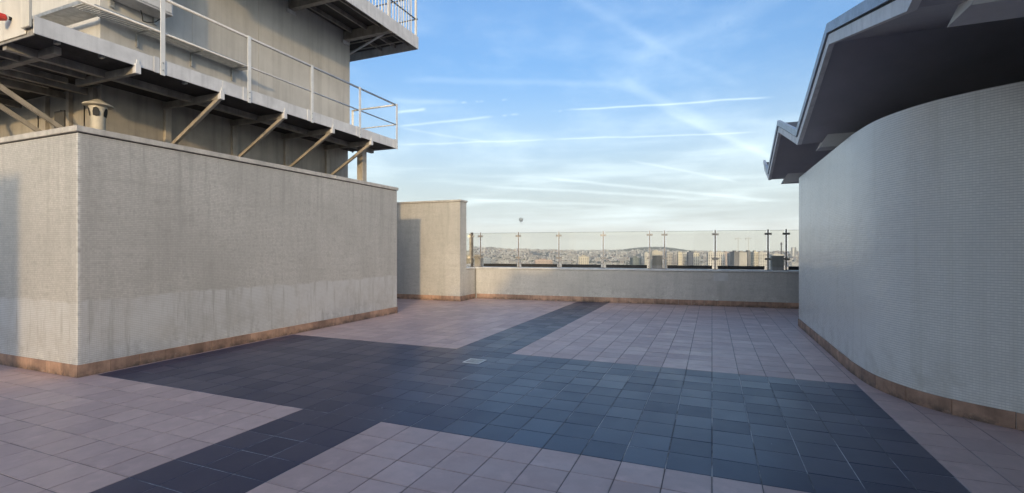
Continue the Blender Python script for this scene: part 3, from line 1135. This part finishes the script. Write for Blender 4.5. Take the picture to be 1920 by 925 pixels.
pier_labels = ['squat beige concrete pier at the left end of the parapet, beside the screen wall',
               'squat grey concrete pier on the parapet in front of the wooded hill',
               'squat dark grey concrete pier on the parapet nearest the curved white wall']
for (x0, x1, zt), lab in zip(((888, 900, 1.36), (1222, 1242, 1.37), (1448, 1471, 1.37)), pier_labels):
    s0, s1 = rail_s(x0), rail_s(x1)
    pc = P0 + PD * ((s0 + s1) / 2) + PN * 0.3
    pr = thing('pier', lab, 'pier', (pc.x, pc.y, CT_Z), 'piers on the parapet')
    par_box(s0, s1, RN + 0.07, PT, CT_Z + 0.001, zt - 0.03, 'body', 'concrete', pr)
    par_box(s0 - 0.012, s1 + 0.012, RN + 0.058, PT + 0.012, zt - 0.03, zt, 'cap', 'coping', pr)

rl = thing('glass_railing', 'glass railing with stainless posts and clamps standing on the back parapet', 'railing', tuple(P0 + Vector((0, 0, CT_Z))))
posts = [885, 901, 972, 1048, 1131, 1218, 1246, 1341, 1440, 1474]
SP = [rail_s(p) for p in posts] + [rail_s(1474) + 1.05, rail_s(1474) + 2.1]
TOP = 2.07


def rp(s, n, z):
    return RL0 + PD * s + PN * n + Vector((0, 0, z))


for i, s in enumerate(SP):
    wide = 0.036 if i else 0.075
    mb = MB().bar(rp(s, 0, CT_Z), rp(s, 0, TOP), wide, 0.012 if i else 0.05, tuple(PN))
    po = mb.build('post', 'inox' if i else 'inox_d', rl)
    MB().bar(rp(s - 0.06, 0, CT_Z + 0.008), rp(s + 0.06, 0, CT_Z + 0.008), 0.08, 0.014).build('foot', 'inox_d', po)
    for z in (TOP - 0.12, CT_Z + 0.30):
        for sg in (-1, 1):
            if i == 0 and sg == -1:
                continue
            MB().bar(rp(s + sg * 0.018, -0.012, z), rp(s + sg * 0.085, -0.012, z), 0.03, 0.055).build('clamp', 'inox', po)
for i in range(len(SP) - 1):
    a, b = SP[i] + 0.045, SP[i + 1] - 0.045
    pane = MB().bar(rp(a, -0.012, (CT_Z + 0.10 + TOP - 0.03) / 2), rp(b, -0.012, (CT_Z + 0.10 + TOP - 0.03) / 2), 0.012, TOP - 0.03 - CT_Z - 0.10).build('pane', 'glass', rl)
    if (b - a) > 0.6 and i > 0:
        MB().bar(rp(a + 0.03, 0.08, CT_Z + 0.06), rp(b - 0.03, 0.08, CT_Z + 0.06), 0.05, 0.095).build('bottom_rail', 'black', rl)
    MB().bar(rp(a, -0.012, TOP - 0.025), rp(b, -0.012, TOP - 0.025), 0.014, 0.007).build('pane_edge', 'inox_d', pane)
# short return towards the screen wall
q0 = Vector((-6.95, SW1 + 0.04, 0))
q1 = rp(SP[0], 0, 0)
MB().bar((q0.x, q0.y, 1.56), (q1.x - 0.03, q1.y, 1.56), 0.012, 0.95).build('pane', 'glass', rl)

# ------------------------------------------------------------ floor drain
dp = ground(890, 678)
dr = thing('floor_drain', 'square pale metal drain grate set into the dark paving', 'drain', (dp.x, dp.y, 0))
MB().box(dp.x - 0.105, dp.x + 0.105, dp.y - 0.105, dp.y + 0.105, -0.02, 0.0022).build('sump', 'gap', dr)
mb = MB()
for i in range(8):
    e = -0.098 + i * 0.028
    mb.box(dp.x + e - 0.007, dp.x + e + 0.007, dp.y - 0.11, dp.y + 0.11, 0.0024, 0.006)
    mb.box(dp.x - 0.11, dp.x + 0.11, dp.y + e - 0.007, dp.y + e + 0.007, 0.0024, 0.0055)
mb.build('grate', 'galv', dr)
for (x0, x1, y0, y1) in ((-0.125, 0.125, -0.125, -0.108), (-0.125, 0.125, 0.108, 0.125), (-0.125, -0.108, -0.107, 0.107), (0.108, 0.125, -0.107, 0.107)):
    MB().box(dp.x + x0, dp.x + x1, dp.y + y0, dp.y + y1, 0.0023, 0.0068).build('frame', 'white_steel', dr)

# ------------------------------------------------------------ right: pavilion with curved wall and folded roof
pv = thing('pavilion', 'white mosaic pavilion with a curved wall and folded overhanging roof', 'building', (4.0, 6, 0))
ctrl = [(1.62, 11.25), (1.62, 10.0), (1.62, 8.8), (1.62, 7.75), (1.63, 7.1), (1.71, 6.45), (1.98, 5.88), (2.46, 5.486), (3.0, 5.28), (3.7, 5.2), (5.0, 5.15)]


def crom(pts, n):
    out = []
    P = [Vector(p) for p in pts]
    P = [P[0] * 2 - P[1]] + P + [P[-1] * 2 - P[-2]]
    for i in range(1, len(P) - 2):
        for j in range(n):
            t = j / n
            a, b, c, d = P[i - 1], P[i], P[i + 1], P[i + 2]
            out.append(0.5 * ((2 * b) + (c - a) * t + (2 * a - 5 * b + 4 * c - d) * t * t + (3 * b - a - 3 * c + d) * t ** 3))
    out.append(P[-2])
    return out


plan = crom(ctrl, 8)
RW_H = 2.98


def curved_strip(off0, off1, z0, z1, name, m, parent, uv=False, pl=None):
    """extrude the plan curve between two offsets (positive = towards the terrace)"""
    pl = pl or plan
    nrm = []
    for i, p in enumerate(pl):
        a, b = pl[max(0, i - 1)], pl[min(len(pl) - 1, i + 1)]
        t = (b - a).normalized()
        nrm.append(Vector((t.y, -t.x)))
    if nrm[0].x > 0:
        nrm = [-q for q in nrm]
    mb = MB()
    arc = [0.0]
    for a, b in zip(pl, pl[1:]):
        arc.append(arc[-1] + (b - a).length)
    for p, q in zip(pl, nrm):
        for (of, z) in ((off1, z0), (off1, z1), (off0, z1), (off0, z0)):
            mb.v.append((p.x + q.x * of, p.y + q.y * of, z))
    K = len(pl)
    for i in range(K - 1):
        for j in range(4):
            jj = (j + 1) % 4
            mb.f.append((i * 4 + j, (i + 1) * 4 + j, (i + 1) * 4 + jj, i * 4 + jj))
    mb.f.append((0, 1, 2, 3))
    mb.f.append(((K - 1) * 4 + 3, (K - 1) * 4 + 2, (K - 1) * 4 + 1, (K - 1) * 4))
    o = mb.build(name, m, parent)
    me = o.data
    bm = bmesh.new()
    bm.from_mesh(me)
    bmesh.ops.recalc_face_normals(bm, faces=bm.faces[:])
    bm.to_mesh(me)
    bm.free()
    for p in me.polygons:
        p.use_smooth = abs(p.normal.z) < 0.3
    try:
        me.set_sharp_from_angle(angle=R(30))
    except Exception:
        pass
    if uv:
        lay = me.uv_layers.new(name='wall')
        for p in me.polygons:
            for li in p.loop_indices:
                vi = me.loops[li].vertex_index
                lay.data[li].uv = (arc[vi // 4] + (0.5 if vi % 4 in (2, 3) else 0.0), me.vertices[vi].co.z)
    return o


curved_strip(-0.25, 0.0, 0.0, RW_H, 'curved_wall', 'mosaic_r', pv, True)
# skirting pieces follow the curve
fine_plan = crom(ctrl, 40)
acc, seg, segs = 0.0, [fine_plan[0]], []
for a, b in zip(fine_plan, fine_plan[1:]):
    acc += (b - a).length
    seg.append(b)
    if acc > 0.42:
        segs.append(seg)
        seg, acc = [b], 0.0
for sg in segs:
    if len(sg) > 2:
        curved_strip(-0.01, 0.016, 0.002, 0.145 + random.uniform(-0.002, 0.002), 'skirting_tile', random.choice(['terra2', 'terra']), pv, pl=sg[:-1] + [sg[-1] - (sg[-1] - sg[-2]) * 0.35])
# inner walls; unseen rear walls added to block sun and bounce light
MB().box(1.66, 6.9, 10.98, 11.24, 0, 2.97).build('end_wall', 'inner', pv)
MB().box(2.5, 6.9, 10.2, 10.4, 0.0, 3.9).build('dark_closure', 'inner', pv)  # dark wall added so the space under the roof stays dark
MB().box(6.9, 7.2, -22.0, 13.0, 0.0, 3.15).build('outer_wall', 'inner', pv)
MB().box(4.7, 4.95, -22.0, 5.05, 0.0, 3.2).build('shade_wall', 'cream', pv)
MB().box(4.95, 6.9, -22.0, -21.7, 0.0, 3.2).build('shade_wall', 'concrete', pv)

E0 = 1.25
VZ, KZ = 3.21, 3.93
zig = [(-22.85, VZ), (-20.6, KZ), (-18.35, VZ), (-16.1, KZ), (-13.85, VZ), (-11.6, KZ), (-9.35, VZ), (-7.1, KZ), (-4.85, VZ), (-2.55, KZ), (-0.3, VZ), (1.93, KZ), (4.16, VZ), (6.6, KZ), (8.84, VZ), (11.18, KZ), (13.1, VZ), (14.12, 3.62)]  # folds behind the camera extended so their shade covers the near floor
zig = [(d - 0.0, z) for d, z in zig]


def zig_band(c0_, c1_, z0_, z1_, name, m, parent, lift=0.0):
    """strip following the folded edge, from z+z0_ to z+z1_"""
    obs = []
    for (d0, za), (d1, zb) in zip(zig, zig[1:]):
        mb = MB()
        vs_ = []
        for (d, z) in ((d0, za), (d1, zb)):
            vs_ += [(c0_, d, z + z0_), (c1_, d, z + z0_), (c1_, d, z + z1_), (c0_, d, z + z1_)]
        mb.add(vs_, [(0, 1, 2, 3), (7, 6, 5, 4), (0, 4, 5, 1), (1, 5, 6, 2), (2, 6, 7, 3), (3, 7, 4, 0)])
        o = mb.build(name, m, parent)
        bm = bmesh.new()
        bm.from_mesh(o.data)
        bmesh.ops.recalc_face_normals(bm, faces=bm.faces[:])
        bm.to_mesh(o.data)
        bm.free()
        obs.append(o)
    return obs


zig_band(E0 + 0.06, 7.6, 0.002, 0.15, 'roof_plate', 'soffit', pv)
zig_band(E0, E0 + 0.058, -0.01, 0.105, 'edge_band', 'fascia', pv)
zig_band(E0 + 0.012, E0 + 0.057, 0.107, 0.125, 'shadow_gap', 'gap', pv)
zig_band(E0 - 0.02, E0 + 0.03, 0.127, 0.235, 'zinc_edge', 'zinc', pv)
zig_band(E0 + 0.032, 7.6, 0.152, 0.175, 'roof_covering', 'roofing', pv)
for (d, z) in zig:
    if z == VZ and d > -9.4:
        mb = MB()
        c0_ = 1.53
        prof = [(-0.24, 0.10), (-0.17, -0.10), (0.17, -0.10), (0.24, 0.10)]
        vs_ = [(c0_ + (0.10 if zz_ > 0 else 0.0), d + y, VZ + zz_) for (y, zz_) in prof] + [(6.88, d + y, VZ + zz_) for (y, zz_) in prof]
        mb.add(vs_, [(3, 2, 1, 0), (4, 5, 6, 7), (0, 1, 5, 4), (1, 2, 6, 5), (2, 3, 7, 6), (3, 0, 4, 7)])
        mb.build('valley_beam', 'beam', pv)

# unseen block added at the rear left to cast shade on the mosaic block
rb = thing('shadow_block', 'unseen grey block added behind the viewer on the left to shade the mosaic block', 'wall', (-9, -5, 0))
MB().box(-12.5, -5.7, -8.0, -3.0, 0, 3.70).build('wall', 'mosaic_l', rb)
MB().bbox(-12.53, -5.67, -8.03, -2.97, 3.70, 3.77, 0.006).build('coping', 'coping', rb)

# ------------------------------------------------------------ the city below
def far_at(px, r):
    """ground point seen at a photo column, r metres in front of the camera"""
    X = (px - CX) / F * r
    return Vector((X * CT - r * ST, X * ST + r * CT, 0))


def colour_mesh(me, cols):
    """one colour per face"""
    at = me.color_attributes.new('Col', 'FLOAT_COLOR', 'CORNER')
    for p in me.polygons:
        for li in p.loop_indices:
            at.data[li].color = (*cols[p.index], 1.0)


def slab(px0, px1, ytop, r, wall, win, name_label, depth=16, rot=0.0, cols=None, rows=None, style='grid', roofbox=True):
    a = far_at((px0 + px1) / 2, r)
    w = (px1 - px0) / F * r
    top = H + (HY - ytop) / F * r
    g = terrain(a.x, a.y)
    h = top - g
    t = thing('apartment_tower', name_label, 'building', (a.x, a.y, g), 'tower blocks beyond the parapet')
    t.rotation_euler = (0, 0, TH + rot)
    me_w = paint_flat(wall)
    def part(mb, name, m):
        me = mb.mesh(name, m)
        o = bpy.data.objects.new(name, me)
        COL.objects.link(o)
        o.parent = t
        return o
    part(MB().box(-w / 2, w / 2, 0, depth, -2, h), 'wall', me_w)
    part(MB().box(-w / 2 - 0.3, w / 2 + 0.3, -0.3, depth + 0.3, h + 0.01, h + 0.9), 'roof', paint_flat(tuple(c * 0.8 for c in wall)))
    if roofbox:
        part(MB().box(-w * 0.25, w * 0.15, depth * 0.3, depth * 0.7, h + 0.91, h + 3.4), 'lift_housing', paint_flat(tuple(c * 0.7 for c in wall)))
    rows = rows or int(h / 2.9)
    cols = cols or max(3, int(w / 3.2))
    mb = MB()
    if style == 'plain':
        cols = 0
    if style in ('grid', 'strip', 'band'):
        for i in range(rows):
            zc = 2 + (i + 0.5) * (h - 3) / rows
            if style == 'band':
                mb.box(-w / 2 + 0.6, w / 2 - 0.6, -0.06, 0.1, zc - 0.7, zc + 0.65)
            else:
                for j in range(cols):
                    xc = -w / 2 + (j + 0.5) * w / cols
                    ww = w / cols * 0.27
                    mb.box(xc - ww, xc + ww, -0.06, 0.1, zc - (0.75 if style == 'grid' else 1.25), zc + 0.75)
            for j in range(3):
                yc = (j + 0.5) * depth / 3
                mb.box(w / 2 - 0.1, w / 2 + 0.06, yc - 1.0, yc + 1.0, zc - 0.7, zc + 0.7)
                mb.box(-w / 2 - 0.06, -w / 2 + 0.1, yc - 1.0, yc + 1.0, zc - 0.7, zc + 0.7)
    if mb.v:
        part(mb, 'windows', paint_flat(win))['kind'] = 'stuff'
    if style == 'band':
        mb = MB()
        for i in range(rows):
            zc = 2 + i * (h - 3) / rows
            mb.box(-w * 0.32, w * 0.32, -1.3, -0.05, zc, zc + 0.9)
        part(mb, 'balconies', paint_flat(tuple(min(0.8, c * 1.25) for c in wall)))['kind'] = 'stuff'
    return t


_pf = {}


def paint_flat(col):
    k = tuple(round(c, 3) for c in col)
    if k not in _pf:
        _pf[k] = paint('far_paint', k, 0.75, 0.12, 0.05)
    return _pf[k]


W_ = (0.60, 0.58, 0.54)
CR = (0.56, 0.52, 0.44)
GL = (0.07, 0.08, 0.10)
slabs = [
    (905, 921, 485, 900, (0.30, 0.34, 0.40), GL, 'blue-grey block seen through the glass nearest the screen wall', 'grid'),
    (1003, 1036, 488, 1150, (0.52, 0.42, 0.37), (0.2, 0.17, 0.16), 'low pinkish apartment block left of the second clear railing post', 'strip'),
    (1085, 1104, 482, 900, CR, (0.25, 0.24, 0.22), 'solitary cream slab block right of the pinkish block', 'strip'),
    (1186, 1202, 484, 980, (0.20, 0.24, 0.24), GL, 'dark green-grey block left of the middle pier', 'grid'),
    (1202.6, 1208, 484, 985, (0.5, 0.51, 0.52), GL, 'narrow pale block joined to the dark green-grey block', 'strip'),
    (1208.6, 1217, 476, 940, W_, GL, 'slim white tower just left of the middle pier', 'grid'),
    (1222, 1243, 472.5, 1000, CR, (0.3, 0.28, 0.25), 'cream tower rising directly behind the middle pier', 'band'),
    (1250, 1262, 475, 900, (0.42, 0.41, 0.40), GL, 'grey tower just right of the middle pier', 'grid'),
    (1262.6, 1271, 477, 1000, (0.34, 0.34, 0.36), GL, 'darker grey tower second right of the middle pier', 'grid'),
    (1271.6, 1279, 474.5, 870, (0.62, 0.57, 0.46), (0.3, 0.27, 0.22), 'cream striped tower left of the dark blue tower', 'strip'),
    (1279.6, 1290, 475.5, 980, (0.46, 0.45, 0.43), GL, 'grey tower with balconies against the dark blue tower', 'band'),
    (1290.6, 1300, 474, 880, (0.08, 0.10, 0.15), (0.05, 0.06, 0.08), 'dark blue glass tower among the pale towers', 'grid'),
    (1300.6, 1311, 475, 930, (0.58, 0.55, 0.48), GL, 'pale tower just right of the dark blue tower', 'grid'),
    (1328, 1341, 474, 860, W_, GL, 'white tower left of the railing post among the towers', 'grid'),
    (1343, 1358.5, 474, 900, (0.62, 0.60, 0.55), GL, 'broad white tower with a full grid of windows', 'grid'),
    (1359.5, 1368, 474.5, 1000, (0.56, 0.47, 0.42), GL, 'pinkish slim tower right of the window-grid tower', 'strip'),
    (1368.6, 1376, 476, 900, (0.58, 0.57, 0.55), GL, 'slim tower with white balconies beside the dark grey slab', 'band'),
    (1376.6, 1385.5, 473.5, 850, (0.17, 0.17, 0.18), (0.10, 0.10, 0.11), 'dark grey windowless slab tower', 'plain'),
    (1386, 1401, 474, 850, (0.42, 0.41, 0.39), GL, 'plain mid-grey slab tower adjoining the dark slab', 'plain'),
    (1401.6, 1413, 472.5, 1050, (0.20, 0.195, 0.19), GL, 'brown-grey tower with flat projecting roof', 'grid'),
    (1414, 1422, 473.5, 840, (0.64, 0.60, 0.50), (0.08, 0.08, 0.08), 'cream tower with tall dark window strips', 'strip'),
    (1422.8, 1440, 474.5, 950, (0.58, 0.57, 0.54), GL, 'broad pale tower left of the last pier', 'grid'),
    (1448, 1470, 478, 1200, (0.62, 0.61, 0.58), GL, 'pale block showing over the last pier', 'grid'),
]
for i, (a, b, yt, r, wl, wn, lab, sty) in enumerate(slabs):
    slab(a, b, yt, r, wl, wn, lab, 15, random.uniform(-0.25, 0.25) if sty != 'plain' else 0.05, style=sty)

# houses and blocks of the wide city: 260 nearest as individuals, the rest one mass
PAL = [(0.62, 0.60, 0.55), (0.66, 0.65, 0.62), (0.50, 0.47, 0.42), (0.58, 0.54, 0.46), (0.42, 0.40, 0.38), (0.70, 0.69, 0.66), (0.48, 0.40, 0.34), (0.34, 0.34, 0.35)]
ROOF = [(0.16, 0.17, 0.19), (0.24, 0.24, 0.25), (0.30, 0.17, 0.11), (0.20, 0.14, 0.11), (0.40, 0.40, 0.40), (0.28, 0.2, 0.15)]


def house_geo(w, d, h, pitched):
    if pitched:
        rh = min(w, d) * 0.33
        v = [(-w / 2, -d / 2, -8), (w / 2, -d / 2, -8), (w / 2, d / 2, -8), (-w / 2, d / 2, -8),
             (-w / 2, -d / 2, h), (w / 2, -d / 2, h), (w / 2, d / 2, h), (-w / 2, d / 2, h), (-w / 2, 0, h + rh), (w / 2, 0, h + rh)]
        f = [(0, 1, 5, 4), (1, 2, 6, 9, 5), (2, 3, 7, 6), (3, 0, 4, 8, 7), (4, 5, 9, 8), (6, 7, 8, 9)]
        c = [0, 0, 0, 0, 1, 1]
    else:
        v = [(x, y, z) for z in (-8, h) for (x, y) in ((-w / 2, -d / 2), (w / 2, -d / 2), (w / 2, d / 2), (-w / 2, d / 2))]
        f = [(0, 1, 5, 4), (1, 2, 6, 5), (2, 3, 7, 6), (3, 0, 4, 7), (4, 5, 6, 7)]
        c = [0, 0, 0, 0, 1]
        # window bands set into the long faces
        k = max(2, int(h / 3.1))
        for i in range(k):
            z0, z1 = (i + 0.3) * h / k, (i + 0.72) * h / k
            for sg in (-1, 1):
                n = len(v)
                y = sg * (d / 2 + 0.12)
                v += [(-w * 0.44, y, z0), (w * 0.44, y, z0), (w * 0.44, y, z1), (-w * 0.44, y, z1)]
                f.append((n, n + 1, n + 2, n + 3))
                c.append(2)
    return v, f, c


variants = []
PAL = [tuple(0.82 * (0.6 * c + 0.4 * sum(q) / 3) for c in q) for q in PAL]
for k in range(14):
    pit = k % 2 == 0
    w, d, h = (random.uniform(10, 20), random.uniform(8, 12), random.uniform(5, 10)) if pit else (random.uniform(18, 46), random.uniform(11, 16), random.uniform(10, 26))
    v, f, c = house_geo(w, d, h, pit)
    wc, rc = PAL[k % len(PAL)], ROOF[k % len(ROOF)]
    me = bpy.data.meshes.new('city_building')
    me.from_pydata(v, [], f)
    me.materials.append(M['city'])
    colour_mesh(me, [(wc, rc, (0.10, 0.105, 0.12))[q] for q in c])
    variants.append((me, pit, ['cream', 'white', 'tan', 'beige', 'grey', 'bright white', 'brown', 'dark grey'][k % 8]))
spots = []
while len(spots) < 5200:
    px = random.uniform(690, 1700)
    r = 1750 + 4400 * random.random() ** 0.9
    p = far_at(px, r)
    wood = 1158 < px < 1300 and r > 4700
    if wood and random.random() < 0.94:
        continue
    if math.sin(p.x * 0.0043 + 1.0) * math.cos(p.y * 0.0031) > 0.62 and random.random() < 0.85:
        continue
    spots.append((r, p, px))
spots.sort(key=lambda q: (not (880 < q[2] < 1500), q[0]))
mv, mf, mc = [], [], []
for i, (r, p, px) in enumerate(spots):
    z = terrain(p.x, p.y)
    rz = random.choice([0.0, 0.4, 0.9, 1.35, 1.8]) + random.gauss(0, 0.12)
    if i < 260:
        me, pit, cn = random.choice(variants)
        bay = sum(1 for q in posts[1:] if px > q)
        where = ['left of the first thin railing post', 'through the first wide glass pane from the left', 'through the second wide glass pane from the left',
                 'through the third wide glass pane from the left', 'through the fourth wide glass pane from the left', 'behind the middle pier',
                 'through the first pane right of the middle pier', 'through the second pane right of the middle pier', 'behind the last pier',
                 'right of the last railing post'][bay]
        o = bpy.data.objects.new('city_house' if pit else 'city_block', me)
        COL.objects.link(o)
        o.location = (p.x, p.y, z)
        o.rotation_euler = (0, 0, rz)
        if pit:
            tag(o, 'small far %s pitched-roof house seen %s' % (cn, where), 'house', 'far pitched-roof houses')
        else:
            tag(o, 'far %s flat-roofed city block seen %s' % (cn, where), 'building', 'far flat-roofed blocks')
    else:
        pit = random.random() < (0.62 if r > 3000 else 0.5)
        s_ = random.uniform(0.75, 1.3)
        w, d, h = (random.uniform(10, 22) * s_, random.uniform(8, 13), random.uniform(5, 11)) if pit else (random.uniform(16, 44) * s_, random.uniform(10, 16), random.uniform(9, 24))
        v, f, c = house_geo(w, d, h, pit)
        wc, rc = random.choice(PAL), random.choice(ROOF)
        ca, sa = math.cos(rz), math.sin(rz)
        k = len(mv)
        mv += [(p.x + x * ca - y * sa, p.y + x * sa + y * ca, z + q) for (x, y, q) in v]
        mf += [tuple(i_ + k for i_ in fc) for fc in f]
        mc += [(wc, rc, (0.10, 0.105, 0.12))[q] for q in c]
me = bpy.data.meshes.new('distant_city')
me.from_pydata(mv, [], mf)
me.materials.append(M['city'])
colour_mesh(me, mc)
o = bpy.data.objects.new('distant_city', me)
COL.objects.link(o)
tag(o, 'mass of small pale and grey buildings spread to the hills beyond the parapet', 'city', kind='stuff')

# tree cover between the houses and on the hill: lumpy low crowns
tv, tf = [], []
base_v = [(0, 0, 1.0)] + [(math.cos(a) * 0.8, math.sin(a) * 0.8, 0.55) for a in (0, 1.257, 2.513, 3.77, 5.027)] + [(math.cos(a + .6), math.sin(a + .6), 0.0) for a in (0, 1.257, 2.513, 3.77, 5.027)]
base_f = [(0, 1 + i, 1 + (i + 1) % 5) for i in range(5)] + [(1 + i, 6 + i, 1 + (i + 1) % 5) for i in range(5)] + [(1 + (i + 1) % 5, 6 + i, 6 + (i + 1) % 5) for i in range(5)]
nt_ = 0
while nt_ < 5200:
    if nt_ < 2300:
        px = random.uniform(1130, 1310)
        r = random.uniform(4600, 5700)
    else:
        px = random.uniform(690, 1700)
        r = 1750 + 4300 * random.random()
    p = far_at(px, r)
    z = terrain(p.x, p.y)
    s_ = random.uniform(5, 11)
    k = len(tv)
    tv += [(p.x + x * s_ * random.uniform(0.75, 1.25), p.y + y * s_ * random.uniform(0.75, 1.25), z - 1 + q * s_ * 1.25 * random.uniform(0.8, 1.2)) for (x, y, q) in base_v]
    tf += [tuple(i + k for i in fc) for fc in base_f]
    nt_ += 1
me = bpy.data.meshes.new('distant_trees')
me.from_pydata(tv, [], tf)
me.materials.append(M['foliage'])
o = bpy.data.objects.new('distant_trees', me)
COL.objects.link(o)
tag(o, 'far tree cover between the houses and on the wooded hill', 'trees', kind='stuff')

# two far tower cranes
for px, yj, r, lab in ((1384, 447.5, 1500, 'faint tower crane above the dark grey slab tower, the left of two'),
                       (1403, 447.5, 1500, 'faint tower crane above the brown-grey tower, the right of two')):
    p = far_at(px, r)
    z = terrain(p.x, p.y)
    zt = H + (HY - yj) / F * r
    t = thing('tower_crane', lab, 'crane', (p.x, p.y, z), 'far tower cranes')
    rx = Vector((CT, ST, 0))
    MB().bar((p.x, p.y, z), (p.x, p.y, zt + 4), 1.3).build('mast', 'galv', t)
    MB().bar(Vector((p.x, p.y, zt)) - rx * 9, Vector((p.x, p.y, zt)) + rx * 10, 1.2, 1.0).build('jib', 'galv', t)
    MB().bar(Vector((p.x, p.y, zt - 1.8)) - rx * 9, Vector((p.x, p.y, zt - 1.8)) - rx * 6.5, 1.6, 2.6).build('counterweight', 'concrete', t)

# slim chimney tower and a pair of pale towers far right
p = far_at(1465, 1900)
z = terrain(p.x, p.y)
zt = H + (HY - 456) / F * 1900
t = thing('chimney_tower', 'slim dark chimney tower rising between the last two railing posts', 'tower', (p.x, p.y, z))
MB().lathe([(3.2, z), (2.2, zt - 8), (2.2, zt - 7.9), (3.4, zt - 7), (3.4, zt - 1), (1.2, zt + 3)], p.x, p.y, 12).build('shaft', 'inner', t)
for px, w, col, lab in ((1484.5, 1.6, (0.2, 0.22, 0.25), 'far thin dark tower at the right end of the skyline, left of its pale twin'),
                        (1487.5, 2.2, (0.66, 0.66, 0.64), 'far thin white tower at the right end of the skyline'),
                        (1491.5, 2.4, (0.24, 0.26, 0.28), 'far dark office tower nearest the curved white wall')):
    r = 3600
    p = far_at(px, r)
    z = terrain(p.x, p.y)
    zt = H + (HY - 465.0) / F * r
    hw = w / F * r / 2 * 1.3
    t = thing('office_tower', lab, 'building', (p.x, p.y, z), 'office towers at the far right')
    MB().box(p.x - hw, p.x + hw, p.y - hw, p.y + hw, z, zt).build('wall', paint_flat(col), t)
    MB().box(p.x - hw * 0.6, p.x + hw * 0.6, p.y - hw * 0.6, p.y + hw * 0.6, zt + 0.01, zt + 5).build('roof', paint_flat(tuple(c * 0.8 for c in col)), t)

# tethered balloon
r = 2700
p = far_at(977, r)
zb = H + (HY - 412) / F * r
bl = thing('tethered_balloon', 'pale round tethered balloon floating over the city', 'balloon', (p.x, p.y, zb - 22))
RB = 11.5
mb = MB()
prof = []
for i in range(17):
    a = math.pi * i / 16
    rr = RB * math.sin(a)
    zz_ = -RB * math.cos(a) * (1.06 if a < math.pi / 2 else 1.0)
    prof.append((max(0.05, rr), zb + zz_))
mb.lathe(prof, p.x, p.y, 24)
mb.build('envelope', 'balloon', bl, True)
mb = MB()
for k in range(12):
    a = 2 * math.pi * k / 12
    mb.bar((p.x + RB * 0.72 * math.cos(a), p.y + RB * 0.72 * math.sin(a), zb - RB * 0.75), (p.x + 3 * math.cos(a), p.y + 3 * math.sin(a), zb - 19), 0.18)
mb.build('rigging', 'balloon_d', bl)
MB().lathe([(1.6, zb - 20.5), (3.2, zb - 20.4), (3.2, zb - 19), (1.6, zb - 18.9)], p.x, p.y, 16).build('basket', 'balloon_d', bl)
MB().tube((p.x, p.y, terrain(p.x, p.y)), (p.x, p.y, zb - 20.4), 0.12, 6).build('tether', 'galv', bl)

# ------------------------------------------------------------ haze
hz = MB().box(-8700, 8700, -8700, 8700, GZ - 4, 215)
me = bpy.data.meshes.new('haze')
me.from_pydata(hz.v, [], hz.f)
hm = bpy.data.materials.new('haze_air')
hm.use_nodes = True
hn = hm.node_tree
hn.nodes.remove(hn.nodes['Principled BSDF'])
pvn = hn.nodes.new('ShaderNodeVolumePrincipled')
pvn.inputs['Color'].default_value = (0.90, 0.93, 0.97, 1)
pvn.inputs['Density'].default_value = 0.00009
pvn.inputs['Anisotropy'].default_value = 0.0
hn.links.new(pvn.outputs[0], hn.nodes['Material Output'].inputs['Volume'])
me.materials.append(hm)
o = bpy.data.objects.new('haze', me)
COL.objects.link(o)
tag(o, 'thin pale haze over the far city', 'haze', kind='stuff')
